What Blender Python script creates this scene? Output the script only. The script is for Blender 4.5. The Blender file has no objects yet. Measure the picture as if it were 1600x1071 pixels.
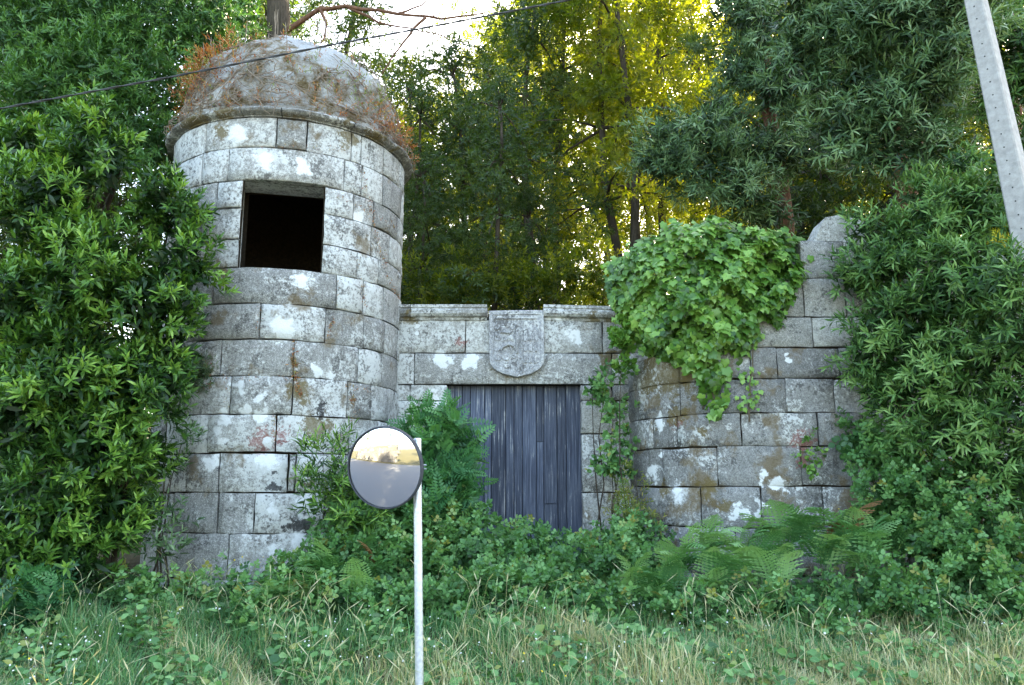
import bpy, math, random
import numpy as np
from mathutils import Vector, Matrix, noise

random.seed(7)
RNG = np.random.default_rng(7)
R_ = math.radians
sc = bpy.context.scene
col = sc.collection

# ------------------------------------------------------------------ camera, sky, sun, exposure
F_PX, CX, CY = 1250.0, 800.0, 535.5
PITCH, EYE = R_(10.6), 1.65
cam_d = bpy.data.cameras.new('camera')
cam_d.sensor_width = 36.0
cam_d.lens = 36.0 * F_PX / 1600.0
cam_d.clip_start, cam_d.clip_end = 0.05, 2000.0
cam = bpy.data.objects.new('camera', cam_d)
col.objects.link(cam)
cam.location = (0, 0, EYE)
cam.rotation_euler = (R_(90) + PITCH, 0, 0)
sc.camera = cam

SUN_EL, SUN_AZ = R_(34), R_(28)
world = bpy.data.worlds.new('World')
sc.world = world
world.use_nodes = True
wn = world.node_tree
sky = wn.nodes.new('ShaderNodeTexSky')
sky.sky_type = 'NISHITA'
sky.sun_disc = False
sky.sun_elevation = SUN_EL
sky.sun_rotation = SUN_AZ
sky.air_density, sky.dust_density, sky.ozone_density = 1.0, 2.5, 1.0
bg = wn.nodes['Background']
wn.links.new(sky.outputs[0], bg.inputs[0])
bg.inputs[1].default_value = 0.15
sun_d = bpy.data.lights.new('sun', 'SUN')
sun_d.energy, sun_d.angle, sun_d.color = 5.0, R_(0.5), (1.0, 0.90, 0.70)
sun = bpy.data.objects.new('sun', sun_d)
col.objects.link(sun)
SUN_DIR = Vector((math.cos(SUN_EL) * math.sin(SUN_AZ), math.cos(SUN_EL) * math.cos(SUN_AZ), math.sin(SUN_EL)))
sun.rotation_euler = SUN_DIR.to_track_quat('Z', 'Y').to_euler()
sun.location = SUN_DIR * 60
vs = sc.view_settings
vs.view_transform, vs.look, vs.exposure, vs.gamma, vs.use_curve_mapping = 'Standard', 'None', 3.2, 1.0, False
vs.use_white_balance = True
vs.white_balance_temperature, vs.white_balance_tint = 7200, 8
sc.cycles.max_bounces = 5
sc.cycles.diffuse_bounces = 2
sc.cycles.glossy_bounces = 2
sc.cycles.transmission_bounces = 6
sc.cycles.sample_clamp_indirect = 8.0

# ------------------------------------------------------------------ helpers
CP, SP = math.cos(PITCH), math.sin(PITCH)


def ray(px, py):
    u, v = (px - CX) / F_PX, -(py - CY) / F_PX
    return Vector((u, CP - v * SP, SP + v * CP))


def P(px, py, Y):
    """world point at depth Y that the photograph shows at a pixel"""
    d = ray(px, py)
    k = Y / d.y
    return Vector((d.x * k, Y, EYE + d.z * k))


def ppm(Y, py=535):
    """metres per photo pixel at depth Y"""
    return (P(801, py, Y) - P(800, py, Y)).length


def tag(o, label=None, cat=None, group=None, kind=None):
    if label: o['label'] = label
    if cat: o['category'] = cat
    if group: o['group'] = group
    if kind: o['kind'] = kind
    return o


def link(o, parent=None):
    col.objects.link(o)
    if parent is not None: o.parent = parent
    return o


def empty(name, loc=(0, 0, 0), label=None, cat=None, group=None):
    o = bpy.data.objects.new(name, None)
    o.empty_display_size = 0.2
    o.location = loc
    link(o)
    return tag(o, label, cat, group)


def mesh_obj(name, V, F, mat, parent=None, smooth=False, origin=None):
    """V world coordinates; the object's origin is set at `origin` (or the parent's)"""
    if origin is None:
        origin = Vector(parent.location) if parent is not None and parent.parent is None else Vector((0, 0, 0))
    V = [tuple(Vector(v) - origin) for v in V]
    m = bpy.data.meshes.new(name)
    m.from_pydata(V, [], F)
    m.materials.append(mat)
    if smooth:
        m.polygons.foreach_set('use_smooth', [True] * len(m.polygons))
    m.update()
    o = bpy.data.objects.new(name, m)
    if parent is None: o.location = origin
    return link(o, parent)


def np_obj(name, V, T, mat, parent=None, tint=None, smooth=False, mats=None, matidx=None):
    """numpy triangles; V world coordinates"""
    off = np.array(parent.location) if parent is not None else np.zeros(3)
    m = bpy.data.meshes.new(name)
    n, t = len(V), len(T)
    m.vertices.add(n)
    m.vertices.foreach_set('co', np.ascontiguousarray(V - off, dtype=np.float32).ravel())
    m.loops.add(t * 3)
    m.loops.foreach_set('vertex_index', np.ascontiguousarray(T, dtype=np.int32).ravel())
    m.polygons.add(t)
    m.polygons.foreach_set('loop_start', np.arange(0, t * 3, 3, dtype=np.int32))
    if smooth: m.polygons.foreach_set('use_smooth', np.ones(t, dtype=bool))
    if tint is not None:
        a = m.attributes.new('tint', 'FLOAT', 'POINT')
        a.data.foreach_set('value', np.ascontiguousarray(tint, dtype=np.float32))
    m.materials.append(mat)
    m.update(calc_edges=True)
    o = bpy.data.objects.new(name, m)
    return link(o, parent)


def tube(pts, rad, sides=8, cap=True, wob=0.0):
    """V,F of a tapered tube along pts"""
    V, F = [], []
    pts = [Vector(p) for p in pts]
    for i, p in enumerate(pts):
        d = (pts[min(i + 1, len(pts) - 1)] - pts[max(i - 1, 0)]).normalized()
        a = d.orthogonal() if i == 0 else a - d * a.dot(d)
        a.normalize()
        b = d.cross(a)
        for k in range(sides):
            th = 2 * math.pi * k / sides
            r = rad[i] * (1 + wob * (random.random() - 0.5))
            V.append(p + (a * math.cos(th) + b * math.sin(th)) * r)
    for i in range(len(pts) - 1):
        for k in range(sides):
            k2 = (k + 1) % sides
            F.append((i * sides + k, i * sides + k2, (i + 1) * sides + k2, (i + 1) * sides + k))
    if cap:
        F.append(tuple(range(sides))[::-1])
        F.append(tuple((len(pts) - 1) * sides + k for k in range(sides)))
    return V, F


def merge(parts):
    V, F = [], []
    for v, f in parts:
        o = len(V)
        V += list(v)
        F += [tuple(i + o for i in q) for q in f]
    return V, F


def box(c, sx, sy, sz, rot=None, taper=1.0):
    V = []
    for z in (-1, 1):
        for (x, y) in ((-1, -1), (1, -1), (1, 1), (-1, 1)):
            k = taper if z > 0 else 1.0
            v = Vector((x * sx / 2 * k, y * sy / 2 * k, z * sz / 2))
            if rot is not None: v = rot @ v
            V.append(Vector(c) + v)
    F = [(0, 3, 2, 1), (4, 5, 6, 7), (0, 1, 5, 4), (1, 2, 6, 5), (2, 3, 7, 6), (3, 0, 4, 7)]
    return V, F


# ------------------------------------------------------------------ materials
class NT:
    def __init__(s, name):
        s.m = bpy.data.materials.new(name)
        s.m.use_nodes = True
        s.t = s.m.node_tree
        s.b = s.t.nodes['Principled BSDF']
        s.out = s.t.nodes['Material Output']

    def n(s, typ, **kw):
        x = s.t.nodes.new('ShaderNode' + typ)
        for k, v in kw.items(): setattr(x, k, v)
        return x

    def l(s, a, b): s.t.links.new(a, b)

    def val(s, sock, v):
        if hasattr(v, 'links') or isinstance(v, bpy.types.NodeSocket): s.l(v, sock)
        else: sock.default_value = v

    def pos(s):
        return s.n('NewGeometry').outputs['Position']

    def noise(s, vec, scale, detail=4, rough=0.55, dist=0.0):
        x = s.n('TexNoise')
        s.l(vec, x.inputs['Vector'])
        x.inputs['Scale'].default_value = scale
        x.inputs['Detail'].default_value = detail
        x.inputs['Roughness'].default_value = rough
        x.inputs['Distortion'].default_value = dist
        return x.outputs['Fac']

    def math(s, op, a, b=None, c=None, clamp=False):
        x = s.n('Math', operation=op, use_clamp=clamp)
        s.val(x.inputs[0], a)
        if b is not None: s.val(x.inputs[1], b)
        if c is not None: s.val(x.inputs[2], c)
        return x.outputs[0]

    def step(s, v, lo, hi):
        x = s.n('MapRange', interpolation_type='SMOOTHSTEP')
        s.l(v, x.inputs[0])
        x.inputs[1].default_value, x.inputs[2].default_value = lo, hi
        return x.outputs[0]

    def mix(s, fac, a, b):
        x = s.n('Mix', data_type='RGBA')
        s.val(x.inputs[0], fac)
        for i, c in ((6, a), (7, b)):
            if isinstance(c, tuple): x.inputs[i].default_value = (*c, 1)
            else: s.l(c, x.inputs[i])
        return x.outputs[2]

    def ramp(s, fac, stops):
        x = s.n('ValToRGB')
        s.l(fac, x.inputs[0])
        e = x.color_ramp.elements
        while len(e) < len(stops): e.new(0.5)
        for q, (p, c) in zip(e, stops):
            q.position, q.color = p, (*c, 1)
        return x.outputs[0]

    def bump(s, h, strength, dist=0.02, prev=None):
        x = s.n('Bump')
        x.inputs['Strength'].default_value = strength
        x.inputs['Distance'].default_value = dist
        s.l(h, x.inputs['Height'])
        if prev is not None: s.l(prev, x.inputs['Normal'])
        return x.outputs[0]

    def blobs(s, pos, pts, wob, amp):
        pos = s.warp(pos)
        """distance field (in radii) to a list of (point, radius)"""
        cur = None
        for p, r in pts:
            v = s.n('VectorMath', operation='DISTANCE')
            s.l(pos, v.inputs[0])
            v.inputs[1].default_value = tuple(p)
            d = s.math('MULTIPLY', v.outputs['Value'], 1.0 / r)
            cur = d if cur is None else s.math('MINIMUM', cur, d)
        return s.math('ADD', cur, s.math('MULTIPLY', s.math('SUBTRACT', wob, 0.5), amp))

    def warp(s, pos):
        if not hasattr(s, '_w'):
            x = s.n('TexNoise')
            s.l(pos, x.inputs['Vector'])
            x.inputs['Scale'].default_value, x.inputs['Detail'].default_value = 7.0, 3.0
            a = s.n('VectorMath', operation='MULTIPLY_ADD')
            s.l(x.outputs['Color'], a.inputs[0])
            a.inputs[1].default_value = (.34, .34, .34)
            a.inputs[2].default_value = (-.17, -.17, -.17)
            q = s.n('VectorMath', operation='ADD')
            s.l(pos, q.inputs[0])
            s.l(a.outputs[0], q.inputs[1])
            s._w = q.outputs[0]
        return s._w

    def fin(s, colr, rough=0.9, nrm=None, spec=0.3):
        s.val(s.b.inputs['Base Color'], (*colr, 1) if isinstance(colr, tuple) else colr)
        s.val(s.b.inputs['Roughness'], rough)
        s.b.inputs['Specular IOR Level'].default_value = spec
        if nrm is not None: s.l(nrm, s.b.inputs['Normal'])
        return s.m


def stone_mat(name, white=(), moss=(), dark=(), red=(), base=0.30, lich=0.0, brown=0.0, warm=0.0):
    s = NT(name)
    p = s.pos()
    oi = s.n('ObjectInfo').outputs['Random']
    fine = s.noise(p, 72, 2, 0.8)
    med = s.noise(p, 30, 4, 0.75)
    mott = s.noise(p, 8.5, 5, 0.8, 0.3)
    big = s.noise(p, 1.3, 2, 0.6)
    c = s.ramp(s.math('ADD', s.math('MULTIPLY', med, 0.55), s.math('MULTIPLY', mott, 0.45)),
               [(0.36, (base * 0.60, base * (0.59 - 0.02 * warm), base * (0.57 - 0.08 * warm))),
                (0.50, (base, base * (0.985 - 0.03 * warm), base * (0.97 - 0.18 * warm))),
                (0.64, (base * 1.4, base * (1.36 - 0.03 * warm), base * (1.33 - 0.2 * warm)))])
    # run-off streaks
    mp = s.n('Mapping')
    s.l(p, mp.inputs['Vector'])
    mp.inputs['Scale'].default_value = (9, 9, .9)
    st = s.noise(mp.outputs[0], 1.0, 3, .6)
    c = s.mix(s.math('MULTIPLY', s.step(st, .56, .70), .55), c, (base * .42, base * .40, base * .36))
    # every block has its own tone
    hsv = s.n('HueSaturation')
    s.l(c, hsv.inputs['Color'])
    s.l(s.math('MULTIPLY_ADD', oi, 0.50, 0.76), hsv.inputs['Value'])
    c = hsv.outputs[0]
    # grain of the granite
    c = s.mix(s.math('MULTIPLY', s.step(fine, 0.55, 0.66), 0.6), c, (base * 1.9, base * 1.86, base * 1.76))
    c = s.mix(s.math('MULTIPLY', s.step(fine, 0.44, 0.34), 0.6), c, (0.06, 0.056, 0.052))
    # crusty pale lichen
    k = s.math('ADD', s.math('MULTIPLY', mott, 0.55), s.math('MULTIPLY', med, 0.45))
    k = s.math('ADD', k, s.math('MULTIPLY', s.math('SUBTRACT', big, 0.5), 0.42))
    k = s.math('ADD', k, s.math('MULTIPLY', s.math('SUBTRACT', oi, 0.5), 0.10))
    lm = s.step(k, 0.525 - lich, 0.585 - lich)
    c = s.mix(s.math('MULTIPLY', lm, 0.75), c, (0.62, 0.62, 0.58))
    # black crust
    dk = s.math('ADD', s.math('MULTIPLY', s.noise(p, 3.1, 4, 0.75), 0.6), s.math('MULTIPLY', med, 0.4))
    c = s.mix(s.math('MULTIPLY', s.step(dk, 0.47, 0.40), 0.65), c, (0.06, 0.056, 0.052))
    wob = s.math('ADD', s.math('MULTIPLY', mott, 0.6), s.math('MULTIPLY', med, 0.4))
    if brown:
        bm = s.math('MULTIPLY', s.step(s.noise(p, 2.4, 4, 0.65), 0.62 - brown, 0.74 - brown), 0.75)
        c = s.mix(bm, c, (0.15, 0.105, 0.05))
    if dark:
        c = s.mix(s.math('MULTIPLY', s.step(s.blobs(p, dark, wob, 5.0), 1.1, 0.8), 0.85), c, (0.03, 0.03, 0.03))
    if red:
        c = s.mix(s.math('MULTIPLY', s.step(s.blobs(p, red, med, 5.0), 1.1, 0.6), 0.6), c, (0.27, 0.075, 0.06))
    if moss:
        c = s.mix(s.math('MULTIPLY', s.step(s.blobs(p, moss, wob, 4.2), 1.15, 0.6), 0.75), c, (0.14, 0.10, 0.03))
    if white:
        wm = s.step(s.blobs(p, white, wob, 4.2), 1.2, 0.75)
        c = s.mix(s.math('MULTIPLY', wm, 0.88), c, (0.76, 0.76, 0.73))
    h = s.math('ADD', s.math('MULTIPLY', med, 0.75), s.math('MULTIPLY', fine, 0.22))
    return s.fin(c, 0.92, s.bump(h, 0.75, 0.022), 0.2)


GAIN = 1.4


def leaf_mat(name, stops, trans=0.35, tcol=(1.15, 1.15, 0.45), rough=0.42, spec=0.35, rnd=True):
    s = NT(name)
    a = s.n('Attribute', attribute_name='tint')
    v = a.outputs['Fac']
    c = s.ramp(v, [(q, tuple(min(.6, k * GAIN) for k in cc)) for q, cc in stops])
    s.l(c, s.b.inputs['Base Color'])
    s.b.inputs['Roughness'].default_value = rough
    s.b.inputs['Specular IOR Level'].default_value = spec
    tr = s.n('BsdfTranslucent')
    m = s.n('Mix', data_type='RGBA', blend_type='MULTIPLY')
    m.inputs[0].default_value = 1.0
    s.l(c, m.inputs[6])
    m.inputs[7].default_value = (tcol[0] * 2, tcol[1] * 2, tcol[2] * 2, 1)
    s.l(m.outputs[2], tr.inputs['Color'])
    mx = s.n('MixShader')
    mx.inputs[0].default_value = trans
    s.l(s.b.outputs[0], mx.inputs[1])
    s.l(tr.outputs[0], mx.inputs[2])
    s.l(mx.outputs[0], s.out.inputs['Surface'])
    return s.m


def bark_mat(name, c0, c1, scale=1.0):
    s = NT(name)
    tc = s.pos()
    mp = s.n('Mapping')
    s.l(tc, mp.inputs['Vector'])
    mp.inputs['Scale'].default_value = (14 * scale, 14 * scale, 2.2 * scale)
    f = s.noise(mp.outputs[0], 2.0, 6, 0.7)
    c = s.ramp(f, [(0.3, c0), (0.7, c1)])
    return s.fin(c, 0.95, s.bump(f, 0.8, 0.03), 0.1)


def plain_mat(name, c0, c1, scale=8, rough=0.8, bump=0.3, dist=0.01, spec=0.3):
    s = NT(name)
    f = s.noise(s.pos(), scale, 6, 0.65)
    c = s.ramp(f, [(0.3, c0), (0.7, c1)])
    return s.fin(c, rough, s.bump(f, bump, dist), spec)


M_ground = plain_mat('soil', (0.05, 0.045, 0.025), (0.11, 0.10, 0.05), 6, 0.95, 0.8, 0.05, 0.1)
M_litter = plain_mat('leaf_litter', (0.06, 0.045, 0.02), (0.13, 0.10, 0.045), 6, 0.95, 0.8, 0.05, 0.1)
M_road = plain_mat('asphalt', (0.09, 0.09, 0.092), (0.13, 0.13, 0.13), 60, 0.85, 0.5, 0.01)
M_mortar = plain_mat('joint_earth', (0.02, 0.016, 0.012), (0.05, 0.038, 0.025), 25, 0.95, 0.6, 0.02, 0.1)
M_bark_red = bark_mat('bark_reddish', (0.07, 0.035, 0.022), (0.25, 0.13, 0.08))
M_bark = bark_mat('bark_dark', (0.03, 0.025, 0.018), (0.11, 0.085, 0.06))
M_twig = bark_mat('twig_bark', (0.08, 0.06, 0.04), (0.20, 0.16, 0.11), 3)

# ------------------------------------------------------------------ setting: ground, road


def sstep(a, b, x):
    t = np.clip((x - a) / (b - a), 0, 1)
    return t * t * (3 - 2 * t)


def ground_z(x, y):
    x, y = np.asarray(x, float), np.asarray(y, float)
    z = 0.55 * sstep(5.2, 9.3, y) + 0.15 * sstep(9.3, 12.0, y) + 0.13 * np.clip(y - 12.0, 0, 60)
    z = z + 0.03 * np.sin(x * 1.7 + y) * sstep(5.5, 7, y) + 0.04 * np.sin(x * .6 + 2 * y) * sstep(5.5, 7, y)
    return z


xs = np.concatenate([[-900, -300, -120, -60, -40, -25], np.linspace(-18, 18, 73), [25, 40, 60, 120, 300, 900]])
ys = np.concatenate([[-900, -300, -120, -60, -30, -12, -6, -3.4, -3.3, 0, 4.6], np.linspace(5, 14, 31), [16, 20, 26, 34, 44, 56, 72, 120, 300, 900]])
GV, GF = [], []
for y in ys:
    for x in xs:
        GV.append((x, y, float(ground_z(x, y))))
nx = len(xs)
for j in range(len(ys) - 1):
    for i in range(nx - 1):
        GF.append((j * nx + i, j * nx + i + 1, (j + 1) * nx + i + 1, (j + 1) * nx + i))
g = mesh_obj('ground', GV, GF, M_ground, smooth=True)
tag(g, kind='structure')
RV, RF = [], []
for i, x in enumerate((-200, -60, -20, 0, 20, 60, 200)):
    RV += [(x, -3.2, 0.006), (x, 4.7, 0.006)]
    if i: RF.append((2 * i - 2, 2 * i, 2 * i + 1, 2 * i - 1))
tag(mesh_obj('road', RV, RF, M_road), kind='structure')

# ------------------------------------------------------------------ masonry
TC = Vector((-3.15, 10.87, 0))           # tower axis
TR = 1.585


class Ring:                               # path: arc length -> point, outward normal (in plan)
    def __init__(s, c, r): s.c, s.r = c, r
    def at(s, t):
        a = t / s.r
        n = Vector((math.sin(a), -math.cos(a), 0))
        return s.c + n * s.r, n


class Line:                               # along +x at depth y, facing -y
    def __init__(s, y): s.y = y
    def at(s, t): return Vector((t, s.y, 0)), Vector((0, -1, 0))


class Bastion:                            # quarter round corner, then a straight face
    def __init__(s, x0, yf, r): s.x0, s.yf, s.r = x0, yf, r
    def at(s, t):
        if t >= 0: return Vector((s.x0 + s.r + t, s.yf, 0)), Vector((0, -1, 0))
        a = t / s.r
        n = Vector((math.sin(a), -math.cos(a), 0))
        return Vector((s.x0 + s.r, s.yf + s.r, 0)) + n * s.r, n


def hit_ring(c, r, px, py):
    """angle and height where the sight line of a pixel meets a vertical cylinder"""
    d = ray(px, py)
    ox, oy = -c.x, -c.y
    A, B, C = d.x ** 2 + d.y ** 2, 2 * (ox * d.x + oy * d.y), ox * ox + oy * oy - r * r
    D = B * B - 4 * A * C
    k = (-B - math.sqrt(D)) / (2 * A) if D > 0 else -B / (2 * A)
    x, y = d.x * k - c.x, d.y * k - c.y
    return math.atan2(x, -y), EYE + d.z * k


def block(path, s0, s1, z0, z1, depth, gap=0.006, bev=0.009, rough=0.009, seg=0.16, proud=0.0, profile=None, rnd=None, bs0=0.0, bs1=0.0):
    """one squared stone: worn face grid with a rounded arris, four sides, a back"""
    r = rnd or random
    w, h = s1 - s0, z1 - z0
    gap = min(gap, w * 0.2, h * 0.2)
    j = lambda a: (r.random() - 0.5) * 2 * a
    nu = max(2, min(7, int(round(w / seg))))
    nv = 3 if h > 0.3 else 2
    us = [gap, gap + bev] + [gap + bev + (w - 2 * gap - 2 * bev) * i / nu for i in range(1, nu)] + [w - gap - bev, w - gap]
    vs_ = [gap, gap + bev] + [gap + bev + (h - 2 * gap - 2 * bev) * i / nv for i in range(1, nv)] + [h - gap - bev, h - gap]
    NU, NV = len(us), len(vs_)
    off = proud + j(0.006)
    tu, tv = j(0.006), j(0.006)
    V = []
    for b, v in enumerate(vs_):
        for a, u in enumerate(us):
            eu, ev = a in (0, NU - 1), b in (0, NV - 1)
            dr = -bev if (eu or ev) else j(rough) + off + tu * (2 * u / w - 1) + tv * (2 * v / h - 1)
            if eu and ev: dr = -bev * r.choice((1.8, 2.4, 3.5))
            ju = j(0.007) if eu else j(0.01)
            jv = j(0.007) if ev else j(0.01)
            if a in (1, NU - 2): ju *= 0.5
            if b in (1, NV - 2): jv *= 0.5
            p, n = path.at(s0 + u + ju)
            pr = profile(v / h) if profile else 0.0
            q = p + n * (dr + pr)
            q.z = z0 + v + jv
            V.append(q)
    F = []
    for b in range(NV - 1):
        for a in range(NU - 1):
            i = b * NU + a
            F.append((i, i + 1, i + NU + 1, i + NU))
    nfront = len(F)
    # sides
    loop = [a for a in range(NU)] + [b * NU + NU - 1 for b in range(1, NV)] + \
           [(NV - 1) * NU + a for a in range(NU - 2, -1, -1)] + [b * NU for b in range(NV - 2, 0, -1)]
    o = len(V)
    for i in loop: V.append(V[i].copy())
    o2 = len(V)
    for i in loop:
        b, a = divmod(i, NU)
        p, n = path.at(s0 + us[a] + bs0 * (1 - us[a] / w) + bs1 * us[a] / w)
        q = p - n * depth
        q.z = z0 + vs_[b]
        V.append(q)
    L = len(loop)
    for k in range(L):
        k2 = (k + 1) % L
        F.append((o + k2, o + k, o2 + k, o2 + k2))
    F.append(tuple(o2 + k for k in range(L))[::-1])
    return V, F, nfront


def add_block(name, parent, mat, *a, **k):
    V, F, nf = block(*a, **k)
    org = Vector(parent.location)
    m = bpy.data.meshes.new(name)
    m.from_pydata([tuple(v - org) for v in V], [], F)
    m.materials.append(mat)
    sm = [i < nf for i in range(len(F))]
    m.polygons.foreach_set('use_smooth', sm)
    m.update()
    return link(bpy.data.objects.new(name, m), parent)


def tw(px, py, r=TR):
    a, z = hit_ring(TC, r, px, py)
    return Vector((TC.x + math.sin(a) * r, TC.y - math.cos(a) * r, z))


def rad(px, py, rp, Y):
    return rp * ppm(Y)


W_t = [(tw(x, y), r * .66 * ppm(9.6)) for x, y, r in ((440, 518, 26), (498, 580, 14), (512, 584, 13), (352, 655, 17), (338, 672, 12), (408, 650, 16), (384, 642, 13),
       (420, 688, 12), (478, 790, 26), (490, 795, 20), (428, 800, 12), (420, 720, 26), (330, 720, 20), (470, 845, 22), (430, 862, 15), (372, 606, 12), (405, 620, 16),
       (345, 690, 14), (415, 250, 24), (478, 262, 18), (560, 335, 18), (370, 210, 24), (470, 440, 22))]
D_t = [(tw(x, y), r * ppm(9.6)) for x, y, r in ((470, 818, 20), (452, 825, 10), (425, 762, 8), (428, 745, 6), (500, 640, 10))]
R_t = [(tw(x, y), r * ppm(9.6)) for x, y, r in ((412, 690, 18), (438, 680, 14), (400, 695, 8))]
Mo_t = [(tw(x, y), r * ppm(9.6)) for x, y, r in ((468, 612, 18), (460, 570, 9), (490, 665, 20), (515, 662, 14), (345, 205, 16), (345, 425, 14), (545, 217, 18), (548, 622, 9), (485, 755, 8))]
M_stone_t = stone_mat('granite_tower', W_t, Mo_t, D_t, R_t, 0.335, 0.01, 0.03, 0.5)

# courses of the tower: photo rows of the joints on its near face, then photo columns of the upright joints
rows = [184, 231, 282, 325, 374, 418, 475, 531, 588, 648, 708, 770, 834, 905]
zrow = [hit_ring(TC, TR, 432, y)[1] for y in rows] + [0.25]
joints = [[322, 432, 480, 550, 566, 601], [316, 357, 539, 567, 600], [339, 380, 504, 553, 585], [318, 378, 503, 581, 610], [320, 375, 501, 559, 592],
          [333, 526, 568, 600], [305, 406, 509, 569, 602], [302, 345, 459, 560, 596], [290, 360, 457, 543, 580], [324, 431, 546, 590], [292, 342, 450, 463, 540, 585],
          [270, 340, 397, 507, 560], [275, 356, 484, 555], [300, 400, 500, 580]]
tower = empty('watchtower', (TC.x, TC.y, 0.3), 'round grey granite watchtower with a square window and overgrown dome', 'tower')
aw0 = hit_ring(TC, TR, 375, 350)[0]
aw1 = hit_ring(TC, TR, 506, 350)[0]
ring = Ring(Vector((TC.x, TC.y, 0)), TR)
rr = random.Random(3)
for i in range(len(rows)):
    z1, z0 = zrow[i], zrow[i + 1]
    ym = (rows[i] + (rows[i + 1] if i + 1 < len(rows) else 970)) / 2
    ang = [hit_ring(TC, TR, x, ym + (5 if x > 520 else 0))[0] for x in joints[i]]
    if i in (2, 3, 4):
        kk = 1
        ang[1], ang[2] = aw0, aw1
    full = list(ang)
    end = ang[0] + 2 * math.pi
    a = ang[-1]
    while a < end - 0.42:
        a += rr.uniform(0.26, 0.46)
        if end - a > 0.16: full.append(a)
    full.append(end)
    for q in range(len(full) - 1):
        if i in (2, 3, 4) and q == 1: continue
        if full[q + 1] - full[q] < 0.02: continue
        gp = 0.007
        if i == 10 and abs(full[q + 1] - full[q]) < 0.12: gp = 0.016
        dz0 = rr.uniform(-0.006, 0.006)
        add_block('stone_block', tower, M_stone_t, ring, full[q] * TR, full[q + 1] * TR, z0 + dz0, z1 + rr.uniform(-0.004, 0.004), 0.42,
                  gap=rr.uniform(0.004, 0.010) if gp < 0.01 else gp, rough=0.011, rnd=rr,
                  bs0=0.16 if i in (2, 3, 4) and q == 2 else 0.0, bs1=-0.22 if i in (2, 3, 4) and q == 0 else 0.0)
# joint earth behind the faces (a hollow cylinder with the window cut out)
core_r = TR - 0.055
angs = sorted([aw0, aw1] + [aw1 + (2 * math.pi - (aw1 - aw0)) * i / 46 for i in range(1, 46)])
V, F = [], []
zs = [0.1, zrow[5], zrow[2], zrow[0] + 0.2]
for z in zs:
    for a in angs: V.append(Vector((TC.x + math.sin(a) * core_r, TC.y - math.cos(a) * core_r, z)))
n = len(angs)
for b in range(3):
    for k in range(n):
        if b == 1 and k == angs.index(aw0): continue
        F.append((b * n + k, b * n + (k + 1) % n, (b + 1) * n + (k + 1) % n, (b + 1) * n + k))
mesh_obj('joint_fill', V, F, M_mortar, tower)
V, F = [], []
lin_r = TR - 0.485  # dark lining added over the block backs so the window looks shaded
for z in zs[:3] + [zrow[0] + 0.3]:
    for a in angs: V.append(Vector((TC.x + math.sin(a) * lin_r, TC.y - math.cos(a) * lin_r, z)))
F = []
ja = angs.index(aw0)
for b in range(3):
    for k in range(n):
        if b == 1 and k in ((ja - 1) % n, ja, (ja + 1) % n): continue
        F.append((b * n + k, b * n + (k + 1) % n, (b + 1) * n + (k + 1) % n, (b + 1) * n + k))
mesh_obj('shade_lining', V, F, M_mortar, tower, smooth=True)
# cornice of half-round stones
zc0 = zrow[0] + 0.004
zc1 = hit_ring(TC, TR + 0.1, 432, 164)[1]
cang = [hit_ring(TC, TR + .08, x, 175 + (x - 432) ** 2 / 1500)[0] for x in (322, 376, 440, 554, 592, 616)]
a = cang[-1]
while a < cang[0] + 2 * math.pi - 0.6:
    a += rr.uniform(0.35, 0.55)
    cang.append(a)
cang.append(cang[0] + 2 * math.pi)
prof = lambda t: 0.02 + 0.10 * math.sin(math.pi * min(1, max(0, (t - 0.12) / 0.88))) ** 0.6 if t > 0.12 else 0.015
Mo_c = [(tw(x, y, TR + .1), r * ppm(9.6)) for x, y, r in ((300, 190, 30), (350, 180, 20), (590, 215, 24), (620, 245, 18), (545, 190, 10))]
M_stone_c = stone_mat('granite_cornice', (), Mo_c, (), (), 0.24, 0.0, 0.05, 0.5)
ringc = Ring(Vector((TC.x, TC.y, 0)), TR)
for q in range(len(cang) - 1):
    w = (cang[q + 1] - cang[q]) * TR

    def cblock(s0, s1):
        V, F = [], []
        nu, nv = max(2, int((s1 - s0) / 0.1)), 9
        for a in range(nu + 1):
            s_ = s0 + 0.006 + (s1 - s0 - 0.012) * a / nu
            p, nn = ringc.at(s_)
            wobl = 0.012 * (noise.noise(Vector((s_ * 3, 0, 5))))
            V.append(p - nn * 0.35 + Vector((0, 0, zc0)))
            for b in range(nv + 1):
                t = b / nv
                k = prof(t) + wobl + rr.uniform(-.004, .004) - (0.012 if a in (0, nu) else 0)
                v = p + nn * k
                v.z = zc0 + (zc1 - zc0) * t + wobl
                V.append(v)
            v = p - nn * 0.35
            v.z = zc1
            V.append(v)
        m = nv + 3
        for a in range(nu):
            for b in range(m):
                b2 = (b + 1) % m
                F.append((a * m + b, (a + 1) * m + b, (a + 1) * m + b2, a * m + b2))
        F.append(tuple(range(m)))
        F.append(tuple(nu * m + b for b in range(m))[::-1])
        return V, F
    V, F = cblock(cang[q] * TR, cang[q + 1] * TR)
    o = mesh_obj('cornice_stone', V, F, M_stone_c, tower)
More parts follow.
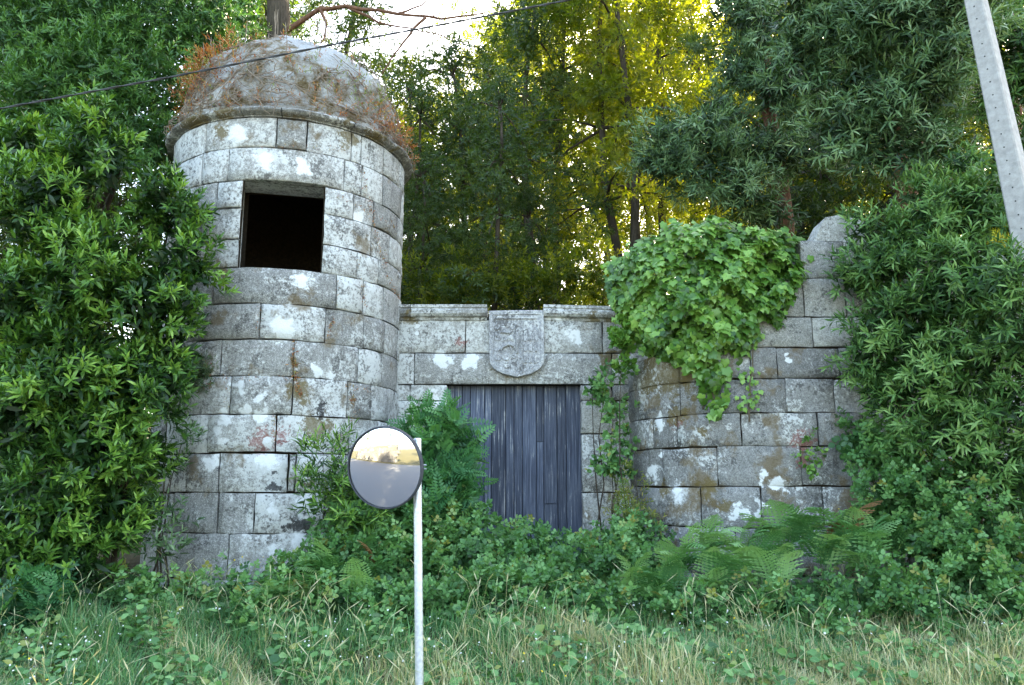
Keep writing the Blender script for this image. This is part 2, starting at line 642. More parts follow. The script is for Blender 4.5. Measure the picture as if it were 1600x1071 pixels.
# dome: weathered lime render, thick with an inner face
s = NT('weathered_dome_render')
p = s.pos()
c = s.ramp(s.noise(p, 4.5, 7, 0.7, 0.3), [(0.36, (0.10, 0.07, 0.03)), (0.45, (0.20, 0.155, 0.09)), (0.50, (0.30, 0.28, 0.24)), (0.62, (0.46, 0.45, 0.42)), (.7, (.6, .6, .57))])
pale = [(tw(520, 95, 1.2), 0.45), (tw(548, 112, 1.2), 0.40), (tw(485, 72, 1.0), 0.38), (tw(560, 125, 1.25), 0.16), (tw(355, 120, 1.35), 0.22), (tw(340, 130, 1.35), 0.16), (tw(455, 120, 1.35), 0.1)]
c = s.mix(s.math('MULTIPLY', s.step(s.blobs(p, pale, s.noise(p, 6, 5, 0.65), 2.0), 1.15, 0.7), 0.85), c, (0.46, 0.47, 0.47))
M_dome = s.fin(c, 0.95, s.bump(s.noise(p, 18, 4, 0.75), 1.0, 0.06), 0.1)


def dome_rz(t):
    if t < .3: return DR * (1 - .045 * max(0, t) / .3), .36 * t / .3
    u = (t - .3) / (math.pi / 2 - .3) * math.pi / 2
    return DR * .935 * math.cos(min(u, 1.5707)) ** .8, .37 + 1.22 * math.sin(u)


V, F = [], []
NA, NB = 96, 30
DR, DH = TR - 0.02, 1.64
for b in range(NB + 1):
    t = b / NB * math.pi / 2
    for a in range(NA):
        th = 2 * math.pi * a / NA
        r, zz = dome_rz(t + (.05 * noise.noise(Vector((math.sin(th) * 3, math.cos(th) * 3, 4))) if 0 < b < NB - 2 else 0))
        if b == NB: r = .02
        q = Vector((math.sin(th) * r, -math.cos(th) * r, zz))
        q *= 1 + 0.06 * noise.noise(q * 1.6 + Vector((3, 1, 7))) + 0.03 * noise.noise(q * 4.5) + .012 * noise.noise(q * 11)
        V.append(Vector((TC.x, TC.y, zc1 - 0.02)) + q)
for b in range(NB):
    for a in range(NA):
        a2 = (a + 1) % NA
        F.append((b * NA + a, b * NA + a2, (b + 1) * NA + a2, (b + 1) * NA + a))
F.append(tuple(NB * NA + a for a in range(NA)))
F.append(tuple(range(NA))[::-1])
mesh_obj('dome', V, F, M_dome, tower, smooth=True)

# ------------------------------------------------------------------ gate
GY = 10.95
gp_ = lambda x, y: P(x, y, GY)
W_g = [(gp_(x, y), r * .45 * ppm(GY)) for x, y, r in ((650, 515, 12), (690, 560, 30), (900, 530, 22), (885, 520, 16), (735, 565, 30), (680, 620, 20), (920, 800, 10))]
M_stone_g = stone_mat('granite_gate', W_g, [(gp_(950, 560), 0.14), (gp_(640, 500), .1), (gp_(770, 580), 0.06), (gp_(960, 790), .12)], [], [(gp_(723, 535), 0.07)], 0.34, 0.02, 0.03, 0.55)
gate = empty('gateway', (gp_(800, 800).x, GY, 0.5), 'granite gateway wall with carved shield above an old plank door', 'gateway')
line = Line(GY)
GXL, GXR = gp_(600, 560).x, gp_(1015, 560).x
zg = lambda y: gp_(800, y).z
xg = lambda x, y=560: gp_(x, y).x
DZ1 = zg(601)
DX0, DX1 = xg(699, 620), xg(907, 610)
GB = [(552, 500, [600, 727, 800, 942, 1015]), (601, 552, [600, 648, 956, 1015])]
for yb, yt, js in GB:
    for q in range(len(js) - 1):
        add_block('stone_block' if not (yb == 601 and q == 1) else 'lintel', gate, M_stone_g, line, xg(js[q]), xg(js[q + 1]), zg(yb), zg(yt), 0.5, bev=0.009, rnd=rr)
for side, js in ((0, [(626, 601, (600, 642)), (670, 626, (600, 655)), (730, 670, (600, 640)), (790, 730, (600, 660)), (850, 790, (600, 650)), (930, 850, (600,))]),
                 (1, [(626, 601, (955, 1015)), (678, 626, (962, 1015)), (770, 678, (1015,)), (848, 770, (1015,)), (935, 848, (960, 1015))])):
    for yb, yt, xx in js:
        e = [DX0 if side == 0 else DX1]
        b = sorted([xg(x) for x in xx] + e)
        for q in range(len(b) - 1):
            add_block('stone_block', gate, M_stone_g, line, b[q], b[q + 1], zg(yb), zg(yt), 0.5, bev=0.02 if side else 0.009, rough=0.014, gap=0.008, rnd=rr)
V, F = merge([box(((GXL + DX0) / 2 - 0.02, GY + 0.3, zg(740)), DX0 - GXL - 0.1, 0.5, zg(490) - zg(1010)),
              box(((GXR + DX1) / 2 + 0.02, GY + 0.3, zg(740)), GXR - DX1 - 0.1, 0.5, zg(490) - zg(1010)),
              box(((GXR + GXL) / 2, GY + 0.3, zg(547)), GXR - GXL - 0.05, 0.49, zg(492) - zg(598))])
mesh_obj('joint_fill', V, F, M_mortar, gate)
M_mould = stone_mat('granite_moulding', [(gp_(700, 490), .1), (gp_(660, 488), .08), (gp_(870, 495), .07)], [(gp_(640, 495), .1), (gp_(930, 505), .15), (gp_(960, 500), .1)], (), (), 0.27, 0.0, 0.04, 0.6)


def moulding(x0, x1, tilt):
    V, F = [], []
    pr = [(-0.5, 0.0), (0.015, 0.0), (0.03, 0.035), (0.085, 0.05), (0.115, 0.085), (0.115, 0.125), (0.085, 0.165), (0.10, 0.175), (0.10, 0.215), (-0.5, 0.225)]
    nu = max(2, int((x1 - x0) / 0.12))
    zb = zg(501)
    kz = (zg(478) - zg(501)) / 0.22
    for a in range(nu + 1):
        x = x0 + (x1 - x0) * a / nu
        for (o, z) in pr:
            w_ = 0.012 * noise.noise(Vector((x * 4, z * 9, 2)))
            V.append(Vector((x, GY - o + (w_ if o > 0 else 0) - 0.002, zb + z * kz + w_ * .5 + tilt * (x - x0))))
    m = len(pr)
    for a in range(nu):
        for b in range(m):
            F.append((a * m + b, a * m + (b + 1) % m, (a + 1) * m + (b + 1) % m, (a + 1) * m + b))
    F.append(tuple(range(m))[::-1])
    F.append(tuple(nu * m + b for b in range(m)))
    return V, F


for x0, x1, t in ((598, 642, 0), (643, 761, 0.0), (849, 966, -0.025), (967, 1012, -0.02)):
    V, F = moulding(xg(x0, 490), xg(x1, 490), t)
    mesh_obj('cornice_stone', V, F, M_mould, gate)
# carved shield
M_shield = stone_mat('granite_shield', [(gp_(800, 520), .05), (gp_(780, 500), .05)], (), (), (), 0.36, -0.01)
SY = GY - 0.07
spx = lambda x, y, d=0.0: P(x, y, SY - d)
outl = []
for (x, y) in ((764, 486), (807, 485), (850, 485), (850.5, 530), (851, 562)): outl.append((x, y))
for k in range(1, 12):
    th = math.pi * k / 12
    outl.append((807.5 + 43.5 * math.cos(th), 562 + 26 * math.sin(th) + (2 if k == 6 else 0)))
outl += [(764.5, 562), (764, 525)]


def inset(o, k, c=(807.5, 535)):
    return [(c[0] + (x - c[0]) * k, c[1] + (y - c[1]) * k) for x, y in o]


V = []
for (o, dep) in ((outl, -0.16), (outl, 0.0), (inset(outl, 0.985), 0.012), (inset(outl, 0.87), 0.012), (inset(outl, 0.855), -0.002)):
    V += [spx(x, y) + Vector((0, -dep, 0)) for x, y in o]
m = len(outl)
F = []
for b in range(4):
    for a in range(m):
        F.append((b * m + a, b * m + (a + 1) % m, (b + 1) * m + (a + 1) % m, (b + 1) * m + a))
F.append(tuple(4 * m + a for a in range(m)))
shield = mesh_obj('shield', V, [f[::-1] for f in F], M_shield, gate)


def rel(name, V, F):
    o = mesh_obj(name, V, F, M_shield, shield, origin=Vector(gate.location), smooth=False)
    return o


def stud(x, y, r, h=0.014, ring_=True):
    c = spx(x, y)
    k = ppm(SY)
    V = []
    for (q, d) in ((1.0, -0.004), (0.9, h * 0.8), (0.62, h), (0.45, h * .55 if ring_ else h * 1.1)):
        for a in range(10):
            th = 2 * math.pi * a / 10
            V.append(c + Vector((math.cos(th) * r * q * k, -d, math.sin(th) * r * q * k)))
    F = [(b * 10 + a, (b + 1) * 10 + a, (b + 1) * 10 + (a + 1) % 10, b * 10 + (a + 1) % 10) for b in range(3) for a in range(10)]
    F.append(tuple(30 + a for a in range(10)))
    return V, F


for (x, y, r) in ((778, 528, 5.6), (790, 529, 4.6), (799, 528, 4.0), (778, 559, 5.6), (791, 559, 5.6), (803, 557, 4.0), (792, 571, 5.2), (776, 512, 5.0), (793, 508, 4.2), (801, 512, 4)):
    rel('roundel', *stud(x, y, r))
for row in ((516, 533), (538, 549), (556, 567)):
    for x in (821, 829, 837.5):
        V, F = box((spx(x, (row[0] + row[1]) / 2) + Vector((0, -0.004, 0))), 4.2 * ppm(SY), 0.024, (row[1] - row[0]) * ppm(SY), taper=1)
        rel('bar', V, F)
V, F = box(spx(815.5, 540) + Vector((0, -0.006, 0)), 1.8 * ppm(SY), 0.028, 86 * ppm(SY))
rel('dividing_line', V, F)
V, F = box(spx(805, 497.5) + Vector((0, -0.006, 0)), 66 * ppm(SY), 0.026, 1.8 * ppm(SY))
rel('border_line', V, F)
# worn beast and branch on the left half
V, F = tube([spx(779, 548, .01), spx(787, 542, .014), spx(795, 538, .018), spx(803, 541, .016), spx(806, 548, .01)], [0.008, 0.02, 0.026, 0.02, 0.008], 7)
V2, F2 = tube([spx(797, 540, .01), spx(800, 552, .01)], [0.014, 0.008], 6)
V3, F3 = tube([spx(785, 543, .01), spx(782, 552, .01)], [0.012, 0.006], 6)
rel('carved_beast', *merge([(V, F), (V2, F2), (V3, F3)]))
V, F = tube([spx(808, 514, .01), spx(809, 530, .012), spx(808, 552, .008)], [0.02, 0.03, 0.016], 7)
rel('carved_pillar', V, F)
V, F = tube([spx(780, 520, .006), spx(788, 519, .012), spx(796, 521, .01), spx(802, 517, .006)], [0.008, 0.018, 0.014, 0.006], 7)
rel('carved_branch', V, F)

# plank door
s = NT('weathered_blue_black_wood')
p = s.pos()
oi = s.n('ObjectInfo').outputs['Random']
mp = s.n('Mapping')
s.l(p, mp.inputs['Vector'])
mp.inputs['Scale'].default_value = (60, 60, 1.6)
cmb = s.n('VectorMath', operation='ADD')
s.l(mp.outputs[0], cmb.inputs[0])
sh = s.n('CombineXYZ')
s.l(s.math('MULTIPLY', oi, 50), sh.inputs[0])
s.l(s.math('MULTIPLY', oi, 9), sh.inputs[2])
s.l(sh.outputs[0], cmb.inputs[1])
gr = s.noise(cmb.outputs[0], 1.0, 7, 0.7, 0.3)
c = s.ramp(gr, [(0.30, (0.02, 0.023, 0.034)), (0.46, (0.058, 0.068, 0.098)), (0.58, (0.105, 0.12, 0.16)), (0.74, (0.30, 0.31, 0.33))])
hs = s.n('HueSaturation')
s.l(c, hs.inputs['Color'])
s.l(s.math('MULTIPLY_ADD', oi, 0.7, 0.65), hs.inputs['Value'])
fl = s.math('MULTIPLY', s.step(gr, 0.56, 0.62), s.step(s.noise(p, 3.0, 4, 0.6), 0.48, 0.62))
c = s.mix(s.math('MULTIPLY', fl, 0.75), hs.outputs[0], (0.42, 0.41, 0.39))
M_wood = s.fin(c, 0.75, s.bump(gr, 0.4, 0.006), 0.3)
DY = GY + 0.20
door = mesh_obj('door', *box(((DX0 + DX1) / 2, DY + 0.06, (DZ1 + 0.42) / 2), DX1 - DX0 + 0.1, 0.05, DZ1 - 0.42 + 0.06), M_wood, gate)
pj = [697, 722, 735, 757, 768, 790, 803, 816, 838, 849, 870, 884, 912]
for q in range(len(pj) - 1):
    x0, x1 = P(pj[q], 640, DY).x + 0.004, P(pj[q + 1], 640, DY).x - 0.004
    dz = rr.uniform(0, 0.05) if q in (2, 6, 9) else 0
    zt = DZ1 + 0.02
    pieces = [(0.40 + dz, zt)]
    if q == 8: pieces = [(0.40, P(840, 690, DY).z - .006), (P(840, 690, DY).z, zt)]
    if q == 9: pieces = [(0.40, P(860, 787, DY).z - .01), (P(860, 787, DY).z, zt)]
    for zb, z1 in pieces:
        pr_ = rr.uniform(-0.008, 0.008)
        V, F = [], []
        c_ = [(x0, 0), (x0 + 0.004, -0.005), (x1 - 0.004, -0.005), (x1, 0)]
        nz = 6
        for b in range(nz + 1):
            z = zb + (z1 - zb) * b / nz
            wv = 0.003 * noise.noise(Vector((x0 * 7, z * 1.3, 1)))
            for (x, y) in c_ + [(x1, 0.04), (x0, 0.04)]:
                V.append(Vector((x + wv * .5, DY + y + pr_ + wv, z)))
        for b in range(nz):
            for a in range(6):
                F.append((b * 6 + a, b * 6 + (a + 1) % 6, (b + 1) * 6 + (a + 1) % 6, (b + 1) * 6 + a))
        F += [tuple(range(6))[::-1], tuple(nz * 6 + a for a in range(6))]
        mesh_obj('plank', V, F, M_wood, door, origin=Vector(gate.location))

# ------------------------------------------------------------------ ruined bastion on the right
BX0, BYF, BR = 1.60, 9.55, 1.5
bast = Bastion(BX0, BYF, BR)


def bs(px, py):
    """arc length along the bastion and world point for a pixel"""
    d = ray(px, py)
    k = BYF / d.y
    if d.x * k >= BX0 + BR: return d.x * k - BX0 - BR, Vector((d.x * k, BYF, EYE + d.z * k))
    c = Vector((BX0 + BR, BYF + BR, 0))
    a, z = hit_ring(c, BR, px, py)
    return a * BR, Vector((c.x + math.sin(a) * BR, c.y - math.cos(a) * BR, z))


bw = lambda x, y: bs(x, y)[1]
k9 = ppm(9.7)
W_b = [(bw(x, y), r * .6 * k9) for x, y, r in ((1195, 742, 14), (1188, 752, 9), (1150, 800, 18), (1165, 806, 14), (1140, 810, 12), (1035, 705, 12), (1030, 660, 22), (1020, 740, 24), (1060, 770, 22), (1215, 760, 18), (1190, 790, 16), (1000, 600, 12), (1230, 560, 10))]
Mo_b = [(bw(x, y), r * k9) for x, y, r in ((1045, 585, 40), (1075, 580, 34), (1010, 600, 24), (1030, 545, 30), (1100, 675, 12), (1060, 650, 16), (1038, 765, 12), (1105, 765, 16), (1085, 620, 12), (1020, 560, 22), (995, 550, 16), (1130, 790, 10))]
D_b = [(bw(x, y), r * k9) for x, y, r in ((1180, 790, 16), (1130, 690, 30), (1260, 690, 30), (1300, 760, 40), (1200, 600, 24))]
R_b = [(bw(x, y), r * k9) for x, y, r in ((1252, 690, 14), (1255, 720, 10), (1060, 660, 10))]
M_stone_b = stone_mat('granite_bastion', W_b, Mo_b, [], R_b, 0.23, -0.025, 0.10, 0.4)
M_stone_b2 = stone_mat('granite_bastion_top', (), (), (), (), 0.32, -0.08, 0.0, 0.7)
bastion = empty('bastion', (BX0 + BR, BYF + 0.8, 0.4), 'ruined granite wall with rounded corner right of the gate, half under ivy', 'wall')
brow = [375, 435, 495, 543, 592, 645, 697, 760, 826, 900]
bj = [[1262, 1320], [1256, 1322, 1400], [1180, 1270, 1335, 1400], [1060, 1110, 1173, 1214, 1312, 1400], [1000, 1062, 1124, 1228, 1304, 1400], [1020, 1058, 1158, 1278, 1350, 1420],
      [1035, 1121, 1252, 1330, 1420], [1000, 1095, 1190, 1286, 1380], [1040, 1150, 1240, 1320, 1420], [1010, 1090, 1200, 1300]]
zb_ = [P(1260, y, BYF).z for y in brow] + [0.2]
S_END = 4.6
S_BEG = -BR * math.pi / 2
starts = {0: bs(1250, 400)[0], 1: bs(1180, 460)[0], 2: bs(1060, 520)[0]}
for i in range(len(brow)):
    z1, z0 = zb_[i], zb_[i + 1]
    ym = (brow[i] + (brow[i + 1] if i + 1 < len(brow) else 960)) / 2
    ss = [starts.get(i, S_BEG)] + [bs(x, ym)[0] for x in bj[i]] + []
    ss = [ss[0]] + [q for q in ss[1:] if q > ss[0] + 0.12]
    while ss[-1] < S_END - 0.6: ss.append(ss[-1] + rr.uniform(0.5, 0.8))
    for q in range(len(ss) - 1):
        if ss[q + 1] - ss[q] > 1.0:
            pass
        add_block('stone_block', bastion, M_stone_b2 if i < 3 else M_stone_b, bast, ss[q], ss[q + 1], z0 + rr.uniform(-.006, .006), z1 + rr.uniform(-.01, .005), 0.5,
                  gap=rr.uniform(0.003, 0.010), rough=0.014, bev=0.008 if i > 2 else 0.014, rnd=rr)
# broken stone on top
V, F = [], []
oc = [(1272, 377), (1284, 352), (1290, 340), (1312, 336), (1335, 341), (1358, 350), (1362, 377)]
for d in (0, 0.42):
    for x, y in oc: V.append(P(x, y, BYF + 0.02) + Vector((0, d, -0.01 * d)))
n = len(oc)
F = [tuple(range(n))[::-1], tuple(n + i for i in range(n))] + [(i, (i + 1) % n, n + (i + 1) % n, n + i) for i in range(n)]
F = [f[::-1] for f in F]
mesh_obj('broken_stone', V, F, M_stone_b2, bastion)
V, F = [], []
nn_ = 40
SS = [S_BEG + (S_END - 0.05 - S_BEG) * i / nn_ for i in range(nn_ + 1)]
for s_ in SS:
    p, nr = bast.at(s_)
    top = zb_[0] if s_ > starts[0] else zb_[1] if s_ > starts[1] else zb_[2] if s_ > starts[2] else zb_[3]
    for (d, z) in ((0.05, 0.1), (0.05, top - 0.03), (0.45, top - 0.03), (0.45, 0.1)):
        q = p - nr * d
        q.z = z
        V.append(q)
for i in range(nn_):
    for b in range(3):
        F.append((i * 4 + b, (i + 1) * 4 + b, (i + 1) * 4 + b + 1, i * 4 + b + 1))
mesh_obj('joint_fill', V, F, M_mortar, bastion)
# ------------------------------------------------------------------ foliage tools
def nrmz(a): return a / np.maximum(np.linalg.norm(a, axis=-1, keepdims=True), 1e-9)


def leaf_tpl(w=0.16, droop=0.10, fold=0.03):
    V = np.array([(0, 0, 0), (-w, .32, fold), (w, .32, fold), (-w * .85, .66, fold - droop * .3), (w * .85, .66, fold - droop * .3), (0, 1, -droop)], float)
    T = np.array([(0, 2, 1), (1, 2, 4), (1, 4, 3), (3, 4, 5)])
    return V, T


def ovate_tpl(w=0.36, droop=0.12):
    V = np.array([(0, 0, 0), (-w * .8, .18, .05), (0, .2, 0), (w * .8, .18, .05), (-w, .45, .06), (0, .5, -.01), (w, .45, .06), (-w * .6, .76, .02), (0, .8, -.05), (w * .6, .76, .02), (0, 1.05, -droop)], float)
    T = np.array([(0, 2, 1), (0, 3, 2), (1, 2, 5), (1, 5, 4), (2, 3, 6), (2, 6, 5), (4, 5, 8), (4, 8, 7), (5, 6, 9), (5, 9, 8), (7, 8, 10), (8, 9, 10)])
    return V, T


def ivy_tpl():
    o = [(0, .12), (-.22, -.02), (-.46, .12), (-.44, .40), (-.58, .58), (-.30, .68), (-.16, .90), (0, 1.08), (.16, .90), (.30, .68), (.58, .58), (.44, .40), (.46, .12), (.22, -.02)]
    V = [(0, .42, .05)] + [(x, y, -0.10 * abs(x) - (0.14 if y > .95 else 0)) for x, y in o]
    n = len(o)
    return np.array(V, float), np.array([(0, 1 + (i + 1) % n, 1 + i) for i in range(n)])


def join_tpl(items):
    """(template, offset, angle in the leaf plane, size)"""
    Vs, Ts, k = [], [], 0
    for (V, T), off, an, sz in items:
        c, s_ = math.cos(an), math.sin(an)
        W = V * sz
        X = np.stack([W[:, 0] * c - W[:, 1] * s_, W[:, 0] * s_ + W[:, 1] * c, W[:, 2]], 1) + np.array(off)
        Vs.append(X); Ts.append(T + k); k += len(X)
    return np.concatenate(Vs), np.concatenate(Ts)


LANCE = leaf_tpl(0.13, 0.14, 0.02)
LONG = leaf_tpl(0.075, 0.20, 0.015)
FINE = leaf_tpl(0.11, 0.15, 0.02)
OV = ovate_tpl()
IVY = ivy_tpl()
sov = (np.array([(0, 0, 0), (-.30, .20, .04), (-.40, .50, .05), (-.26, .78, .0), (0, 1.02, -.1), (.26, .78, .0), (.40, .50, .05), (.30, .20, .04), (0, .5, -.02)]), np.array([(8, i, (i + 1) % 8) for i in range(8)])[:, ::-1])
TRI = join_tpl([(sov, (0, .50, 0), 0, .58), (sov, (-.07, .36, .02), 1.35, .50), (sov, (.07, .36, .02), -1.35, .50), (leaf_tpl(.03), (0, 0, 0), 0, .6)])
pl_ = leaf_tpl(0.19, 0.1, 0.01)
PINN = join_tpl([((pl_[0], pl_[1]), (0, .12 + .15 * i, -.02 * i * i * .3), sg * (1.2 - .06 * i), .40 - .03 * i) for i in range(6) for sg in (1, -1)] + [(pl_, (0, .95, -.2), 0, .2)])


def basis(d, n):
    y = nrmz(d)
    x = nrmz(np.cross(y, n))
    return x, y, np.cross(x, y)


class Leaves:
    def __init__(s): s.p, s.d, s.n, s.s, s.t = [], [], [], [], []
    def add(s, p, d, n, size, tint):
        s.p.append(p); s.d.append(d); s.n.append(n); s.s.append(size); s.t.append(tint)
    def cat(s):
        return [np.concatenate(q) for q in (s.p, s.d, s.n, s.s, s.t)]


def scatter_mesh(tpl, p, d, n, size, tint):
    TV, TT = tpl
    x, y, z = basis(d, n)
    k = size[:, None, None]
    V = p[:, None] + k * (TV[None, :, 0:1] * x[:, None] + TV[None, :, 1:2] * y[:, None] + TV[None, :, 2:3] * z[:, None])
    N, m = len(p), len(TV)
    T = (TT[None] + (np.arange(N) * m)[:, None, None]).reshape(-1, 3)
    return V.reshape(-1, 3), T, np.repeat(tint, m)


def sprig(L, p, ax, length, k, size, rng, open0=1.25, open1=0.35, up=0.45, tint=None, tvar=0.22):
    """k leaves spiralling up each twig"""
    N = len(p)
    ax = nrmz(ax)
    ref = np.where(np.abs(ax[:, 2:3]) > .9, np.array([[1., 0, 0]]), np.array([[0, 0, 1.]]))
    a = nrmz(np.cross(ax, ref)); b = np.cross(ax, a)
    ph0 = rng.uniform(0, 6.28, N)
    base_t = rng.uniform(0, 1, N) if tint is None else tint
    for i in range(k):
        t = (i + .5) / k
        ph = ph0 + i * 2.4 + rng.normal(0, .25, N)
        op = open0 + (open1 - open0) * t + rng.normal(0, .15, N)
        rd = a * np.cos(ph)[:, None] + b * np.sin(ph)[:, None]
        d = ax * np.cos(op)[:, None] + rd * np.sin(op)[:, None]
        n = ax * np.sin(op)[:, None] - rd * np.cos(op)[:, None] + np.array([0, 0, up]) + rng.normal(0, .25, (N, 3))
        L.add(p + ax * (t * length)[:, None], d, n, size * rng.uniform(.7, 1.15, N) * (1 - .25 * t), np.clip(base_t * .6 + t * .25 + rng.normal(0, tvar, N) * .6 + .1, 0, 1))  # tint rises along the twig, painting the tips as up-lit


def lobes_px(items, squash=(1, 1, 1)):
    out = []
    for px, py, Y, r in items:
        rr_ = r * ppm(Y, py)
        out.append((np.array(P(px, py, Y)), np.array([rr_ * squash[0], rr_ * squash[1], rr_ * squash[2]])))
    return out


def lobe_sprigs(L, lobes, rng, dens, csize, per, length, k, size, inner=0.25, face=0.35, up=0.6, core=190, **kw):
    """clusters of twigs over the skin of each lobe (fewer on the far side), some inside"""
    for c, r in lobes:
        area = (r[0] * r[2] + r[0] * r[1] + r[1] * r[2]) / 3 * 12
        nc = max(4, int(area * dens))
        nb = int(area * core)
        if nb:      # larger leaves tinted dark, painting shade into the bush's heart
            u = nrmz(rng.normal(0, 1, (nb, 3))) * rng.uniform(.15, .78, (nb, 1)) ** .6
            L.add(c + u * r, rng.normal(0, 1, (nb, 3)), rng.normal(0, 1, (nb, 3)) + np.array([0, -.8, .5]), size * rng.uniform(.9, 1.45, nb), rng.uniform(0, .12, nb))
        v = nrmz(rng.normal(0, 1, (nc * 3, 3)))
        keep = (v[:, 1] < 0.15) | (rng.uniform(0, 1, len(v)) < face)
        v = v[keep][:nc]
        rad_ = np.where(rng.uniform(0, 1, len(v)) < inner, rng.uniform(.35, .8, len(v)), rng.uniform(.82, 1.12, len(v)))
        cc = c + v * r * rad_[:, None]
        p = np.repeat(cc, per, 0) + rng.normal(0, csize, (len(cc) * per, 3))
        o = np.repeat(v, per, 0)
        ax = o + np.array([0, 0, up]) + rng.normal(0, .45, (len(p), 3))
        tb = np.clip(np.repeat(rng.uniform(0, 1, len(cc)), per) + rng.normal(0, .12, len(p)), 0, 1)
        sprig(L, p, ax, length * rng.uniform(.6, 1.2, len(p)), k, size, rng, tint=tb, **kw)


TINTS = 5


def leaf_parts(name, tpl, arr, parent, mat, n, pick=None):
    """the n leaves that show most become parts of their own; returns the mask of the rest"""
    p, d, nr, sz, ti = arr
    if n <= 0: return np.ones(len(p), bool)
    score = -p[:, 1] + sz * 2 if pick is None else pick(arr)
    idx = np.argsort(-score)[:n]
    meshes = []
    for q in range(TINTS):
        m = bpy.data.meshes.new(name)
        m.from_pydata([tuple(v) for v in tpl[0]], [], [tuple(int(i) for i in t) for t in tpl[1]])
        a = m.attributes.new('tint', 'FLOAT', 'POINT')
        a.data.foreach_set('value', np.full(len(tpl[0]), (q + .5) / TINTS, np.float32))
        m.materials.append(mat)
        meshes.append(m)
    x, y, z = basis(d[idx], nr[idx])
    loc = np.array(parent.location)
    for j, i in enumerate(idx):
        o = bpy.data.objects.new(name, meshes[min(TINTS - 1, int(ti[i] * TINTS))])
        s_ = sz[i]
        M = np.eye(4)
        M[:3, 0], M[:3, 1], M[:3, 2], M[:3, 3] = x[j] * s_, y[j] * s_, z[j] * s_, p[i] - loc
        link(o, parent)
        o.matrix_local = Matrix(M.tolist())
    mask = np.ones(len(p), bool)
    mask[idx] = False
    return mask


def foliage(parent, L, tpl, mat, name='foliage', parts=0, part_name='leaf', pick=None):
    arr = L.cat()
    mask = leaf_parts(part_name, tpl, arr, parent, mat, parts, pick)
    arr = [q[mask] for q in arr]
    V, T, ti = scatter_mesh(tpl, *arr)
    o = np_obj(name, V, T, mat, parent, ti)
    if parts: o['kind'] = 'stuff'
    return o


def stems(parent, pts_list, mat, name='stem', r0=0.03, r1=0.008, sides=6):
    for pts in pts_list:
        n = len(pts)
        V, F = tube(pts, [r0 + (r1 - r0) * i / (n - 1) for i in range(n)], sides, wob=.15)
        mesh_obj(name, V, F, mat, parent, smooth=True)


def wig(a, b, n=6, amp=0.06, rnd=random):
    a, b = Vector(a), Vector(b)
    return [a.lerp(b, i / (n - 1)) + (Vector((rnd.uniform(-1, 1), rnd.uniform(-1, 1), rnd.uniform(-.3, .3))) * amp if 0 < i < n - 1 else Vector()) for i in range(n)]


G = lambda *c: c
M_leaf_left = leaf_mat('leaf_wattle', [(0, (0.008, 0.024, 0.006)), (.35, (0.022, 0.062, 0.010)), (.7, (0.075, 0.16, 0.022)), (1, (0.17, 0.27, 0.045))], .14, rough=.4, spec=.35)
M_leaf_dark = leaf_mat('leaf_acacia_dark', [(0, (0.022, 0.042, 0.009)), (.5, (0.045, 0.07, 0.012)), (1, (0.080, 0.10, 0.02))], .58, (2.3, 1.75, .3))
M_leaf_grey = leaf_mat('leaf_acacia_grey', [(0, (0.012, 0.028, 0.010)), (.4, (0.042, 0.085, 0.030)), (.75, (0.10, 0.165, 0.07)), (1, (0.17, 0.235, 0.12))], .14, rough=.45, spec=.3)
M_leaf_right = leaf_mat('leaf_narrow', [(0, (0.012, 0.034, 0.008)), (.35, (0.036, 0.088, 0.020)), (.7, (0.085, 0.165, 0.042)), (1, (0.15, 0.235, 0.075))], .14, rough=.45, spec=.3)
M_leaf_fineleft = leaf_mat('leaf_fine', [(0, (0.022, 0.060, 0.016)), (.5, (0.048, 0.115, 0.028)), (1, (0.09, 0.18, 0.045))], .2)
M_leaf_ivy = leaf_mat('leaf_ivy', [(0, (0.022, 0.062, 0.009)), (.5, (0.068, 0.155, 0.022)), (1, (0.155, 0.265, 0.05))], .14, rough=.38, spec=.45)
M_leaf_bramble = leaf_mat('leaf_bramble', [(0, (0.022, 0.064, 0.020)), (.5, (0.062, 0.150, 0.042)), (.9, (0.13, 0.24, 0.08)), (1, (0.17, 0.17, 0.04))], .16)
M_leaf_pinn = leaf_mat('leaf_pinnate', [(0, (0.022, 0.075, 0.028)), (.5, (0.042, 0.13, 0.045)), (1, (0.08, 0.19, 0.06))], .2)
M_fern = leaf_mat('fern_green', [(0, (0.05, 0.13, 0.045)), (.5, (0.10, 0.21, 0.075)), (1, (0.17, 0.28, 0.11))], .2)
M_fern_dry = leaf_mat('fern_dry', [(0, (0.12, 0.06, 0.025)), (1, (0.24, 0.13, 0.06))], .3, (1, .8, .5))
M_grass = leaf_mat('grass_blades', [(0, (0.032, 0.10, 0.034)), (.35, (0.07, 0.17, 0.06)), (.6, (0.155, 0.23, 0.095)), (.8, (0.30, 0.28, 0.15)), (1, (0.42, 0.36, 0.22))], .25, (1.1, 1.1, .7))
M_rust = leaf_mat('leaf_rusty', [(0, (0.09, 0.025, 0.012)), (.5, (0.22, 0.075, 0.022)), (.75, (0.26, 0.14, 0.04)), (1, (0.13, 0.15, 0.035))], .25, (1.1, .9, .5))
M_drystalk = plain_mat('dry_stalk', (0.16, 0.12, 0.085), (0.30, 0.24, 0.18), 20, .9, .2)

M_leaf_shade = leaf_mat('leaf_acacia_shaded', [(0, (0.012, 0.026, 0.008)), (.5, (0.026, 0.05, 0.012)), (1, (0.05, 0.08, 0.02))], .3, (1.6, 1.4, .4))  # acacia leaf copy with shade put into its colour, for front and left crowns
